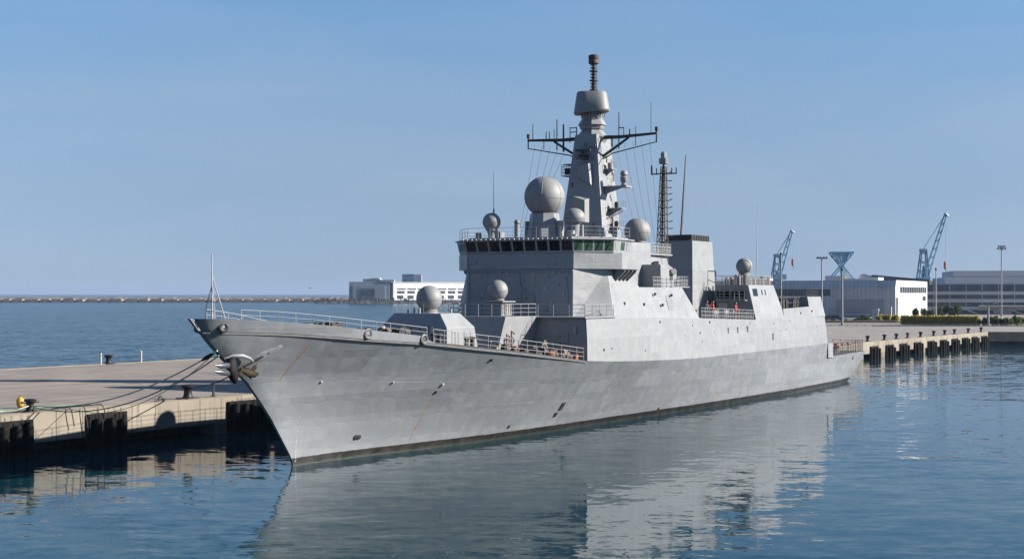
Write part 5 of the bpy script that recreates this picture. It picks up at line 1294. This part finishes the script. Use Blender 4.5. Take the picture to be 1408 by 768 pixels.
def foliage(name, pts, m, leaf, n, parent, core=None):
    """many small leaf faces scattered through ellipsoid clumps given as (x,y,z,rx,ry,rz)"""
    rnd = random.Random(len(pts) * 17 + n); bm = newbm()
    for i in range(n):
        x, y, z, rx, ry, rz = rnd.choice(pts)
        d = Vector((rnd.gauss(0, 1), rnd.gauss(0, 1), rnd.gauss(0, 1))).normalized() * rnd.uniform(.45, 1.05)
        c = Vector((x + d.x * rx, y + d.y * ry, max(.05, z + d.z * rz)))
        q = Quaternion((rnd.gauss(0, 1), rnd.gauss(0, 1), rnd.gauss(0, 1), rnd.gauss(0, 1))).normalized(); s = leaf * rnd.uniform(.6, 1.4)
        bm.faces.new([bm.verts.new(c + q @ Vector(p)) for p in ((-s, -s * .6, 0), (s, -s * .4, 0), (s * .7, s * .6, 0), (-s * .6, s * .5, 0))])
    return link_obj(name, bm, m, parent)
def stems(pts, parent):
    bm = newbm()
    for x, y, z, rx, ry, rz in pts[:12]: tube(bm, (x * .9, y, 0), (x, y, z), .09, .04, 5); tube(bm, (x, y, z * .5), (x + rx * .5, y, z + rz * .4), .05, .02, 4)
    link_obj('stem', bm, M_RUSTD, parent)
# low wall and hedges along the yard edge
a0 = Vector((PX(1238, 392), 392, 3)); a1 = Vector((PX(1346, 382), 382, 3)); ln = (a1 - a0).length
t = thing('clipped_hedge', 'long flat topped olive hedge below the office block', 'hedge', a0, math.atan2(a1.y - a0.y, a1.x - a0.x))
pts = [(ln * (i + .5) / 26, .6, 1.35, ln / 40, .8, 1.28) for i in range(26)]
foliage('leaves', pts, M_OLIVE, .16, 15000, t)
bm = newbm(); box(bm, .2, ln - .2, .2, 1.0, 0, 2.4); link_obj('branch_mass', bm, mat('hedge_inside', (.19, .155, .028), .9, var=.5, scale=2, bump=.1), t)
for i, (u0, u1, D, h, m, lab) in enumerate(((1346, 1372, 380, 2.6, M_GREEN, 'bright green shrub at the right end of the olive hedge'), (1370, 1388, 379, 2.2, M_DGREEN, 'dark low shrub between green shrubs at the right edge'), (1386, 1430, 381, 2.7, M_GREEN, 'green shrub mass cut by the right edge of the view'),
                                           (1180, 1197, 440, 1.3, M_GREEN, 'small green shrub bed left of the white booths'), (1206, 1236, 430, 2.3, M_OLIVE, 'olive shrubs between the white booths and the hedge'), (1290, 1320, 520, 5.0, M_DGREEN, 'dark green mound of shrubs beside the office entrance'), (1254, 1284, 500, 3.6, M_DGREEN, 'dark shrubs under the white gable end'))):
    w = PX(u1, D) - PX(u0, D); t = thing('shrub', lab, 'shrub', (PX(u0, D), D, 3), 0, 'shrubs on the quay yard'); rnd = random.Random(i + 40)
    pts = [(w * (j + .5) / 9 + rnd.uniform(-.5, .5), rnd.uniform(-.6, .9), h * rnd.uniform(.35, .62), w / 12, .9, h * rnd.uniform(.32, .46)) for j in range(9)] + [(w * rnd.random(), rnd.uniform(-.5, .9), h * rnd.uniform(.5, .75), w / 18, .6, h * .28) for j in range(6)]
    foliage('leaves', pts, m, .17, 3600, t); stems(pts, t)
bm = newbm(); g0 = [(PX(1160, 425), 425), (PX(1445, 395), 395), (PX(1445, 430), 430), (PX(1160, 445), 445)]; loft(bm, g0, 2.99, g0, 3.03)
tag(link_obj('grass_verge', bm, leaf_mat('verge_green', (.07, .085, .02), (.12, .12, .03))), kind='structure')
# guard fence along the yard edge
t = thing('guard_fence', 'low grey guard fence in front of the hedges', 'fence', (PX(1130, 372), 372, 3), 0)
L_ = PX(1440, 372) - PX(1130, 372); bm = newbm()
for j in range(int(L_ / 2.2)): box(bm, j * 2.2, j * 2.2 + .12, 0, .12, 0, .62)
link_obj('post', bm, M_STEEL, t)['kind'] = 'stuff'
bm = newbm()
for z in (.2, .5): box(bm, 0, L_, .13, .2, z, z + .1)
link_obj('rail', bm, M_STEEL, t)
bm = newbm(); box(bm, PX(1120, 420), PX(1232, 420), 420, 421, 3.0, 3.75); tag(link_obj('low_wall', bm, M_COPE, bevel=.03), 'low pale concrete wall in front of the grey hangar', 'wall')
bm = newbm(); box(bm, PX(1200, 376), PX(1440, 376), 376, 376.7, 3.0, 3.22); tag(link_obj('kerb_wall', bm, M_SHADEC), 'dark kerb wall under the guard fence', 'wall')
# white booths
for u0, u1, D, h, lab in ((1199, 1208, 447, 3.8, 'squat white booth left of its taller twin'), (1217.5, 1225.5, 447, 4.4, 'tall white booth beside the olive shrubs')):
    t = thing('white_booth', lab, 'booth', (PX(u0, D), D, 3.0), -.3, 'white booths on the yard'); w = PX(u1, D) - PX(u0, D)
    bm = newbm(); ring_loft(bm, [[(0, 0, .25), (w, 0, .25), (w, 2.4, .25), (0, 2.4, .25)], [(0, 0, h - .4), (w, 0, h), (w, 2.4, h), (0, 2.4, h - .4)]]); link_obj('cabin', bm, M_WHITE, t, bevel=.08)
    bm = newbm(); box(bm, w * .35, w * .65, -.05, -.01, .5, 2.4); link_obj('door', bm, M_BB, t)
    bm = newbm(); box(bm, .1, w - .1, .1, 2.3, 0, .25); link_obj('base', bm, M_DARK, t)
# parked cars
def car(x, y, rz, label, col):
    t = thing('parked_car', label, 'car', (x, y, 3.0), rz, 'cars parked by the hangar'); p = mat('car_' + label.split()[0], col, .25, .3, var=.03)
    bm = newbm(); ring_loft(bm, [[(sx, -.88 * k_, .28), (sx, -.9 * k_, .75), (sx, -.85 * k_, zt), (sx, .85 * k_, zt), (sx, .9 * k_, .75), (sx, .88 * k_, .28)] for sx, k_, zt in ((-2.2, .85, .80), (-2.0, 1, .95), (-.9, 1, .98), (.9, 1, .96), (1.7, 1, .86), (2.15, .85, .7))]); b_ = link_obj('body', bm, p, t, bevel=.05)
    bm = newbm(); ring_loft(bm, [[(-1.75, -.8, .95), (1.0, -.8, .95), (1.0, .8, .95), (-1.75, .8, .95)], [(-1.2, -.62, 1.46), (.25, -.62, 1.46), (.25, .62, 1.46), (-1.2, .62, 1.46)]]); link_obj('window', bm, M_GLASS, t, bevel=.05)
    bm = newbm(); box(bm, -1.22, .27, -.64, .64, 1.461, 1.5); link_obj('roof', bm, p, t, bevel=.03)
    for sx in (-1.35, 1.35):
        for sy in (-.8, .8): bm = newbm(); lathe(bm, [(.2, -.1), (.32, -.1), (.34, 0), (.32, .1), (.2, .1)], (sx, sy, .34), 14, (0, 1, 0)); w_ = link_obj('wheel', bm, M_BLACK, t); 
for u, D, rz, lab, col in ((1140, 452, .1, 'charcoal car parked at the foot of the hangar near the double lamp post', (.03, .03, .035)), (1150, 455, -.1, 'blue car parked second from the double lamp post', (.03, .05, .09)), (1168, 452, .1, 'silver car parked behind the slim post', (.30, .31, .33)), (1189, 455, -.4, 'black car parked beside the small shrub bed', (.02, .02, .022)), (1194.5, 462, .2, 'white car parked between the shrub bed and the booths', (.55, .55, .54))): car(PX(u, D), D, rz, lab, col)
# a gull far out over the bay
t = thing('seagull', 'small dark seagull flying over the bay left of the white building', 'bird', (PX(428, 300), 300, PZ(396, 300)), .4)
bm = newbm()
ring_loft(bm, [[(0, -.02, 0), (.02, 0, .02), (0, .02, 0), (-.02, 0, -.02)], [(-.15, -.07, 0), (-.15, 0, .07), (-.15, .07, 0), (-.15, 0, -.07)], [(-.4, -.03, 0), (-.4, 0, .03), (-.4, .03, 0), (-.4, 0, -.02)], [(-.55, -.09, 0), (-.55, 0, .01), (-.55, .09, 0), (-.55, 0, -.01)]])
for sg in (-1, 1): ring_loft(bm, [[(-.1, sg * .05, .03), (-.32, sg * .05, .03), (-.32, sg * .05, .015), (-.1, sg * .05, .015)], [(-.05, sg * .35, .2), (-.25, sg * .35, .2), (-.25, sg * .35, .19), (-.05, sg * .35, .19)], [(-.25, sg * .75, .12), (-.33, sg * .75, .12), (-.33, sg * .75, .115), (-.25, sg * .75, .115)]])
link_obj('body', bm, mat('gull_grey', (.12, .12, .12)), t, smooth=True, angle=60)

# ---------------------------------------------------------------- thin sea haze: one closed box of air round camera, ground and ship
bm = newbm(); box(bm, -15000, 15000, -15000, 15000, -6, 75)
hm = bpy.data.materials.new('haze_air'); hm.use_nodes = True; hn = hm.node_tree
hn.nodes.remove(hn.nodes['Principled BSDF']); hv = hn.nodes.new('ShaderNodeVolumePrincipled')
hv.inputs['Color'].default_value = (.40, .52, .74, 1); hv.inputs['Density'].default_value = .00006; hv.inputs['Anisotropy'].default_value = .1
hn.links.new(hv.outputs[0], hn.nodes['Material Output'].inputs['Volume'])
tag(link_obj('haze', bm, hm), kind='stuff')
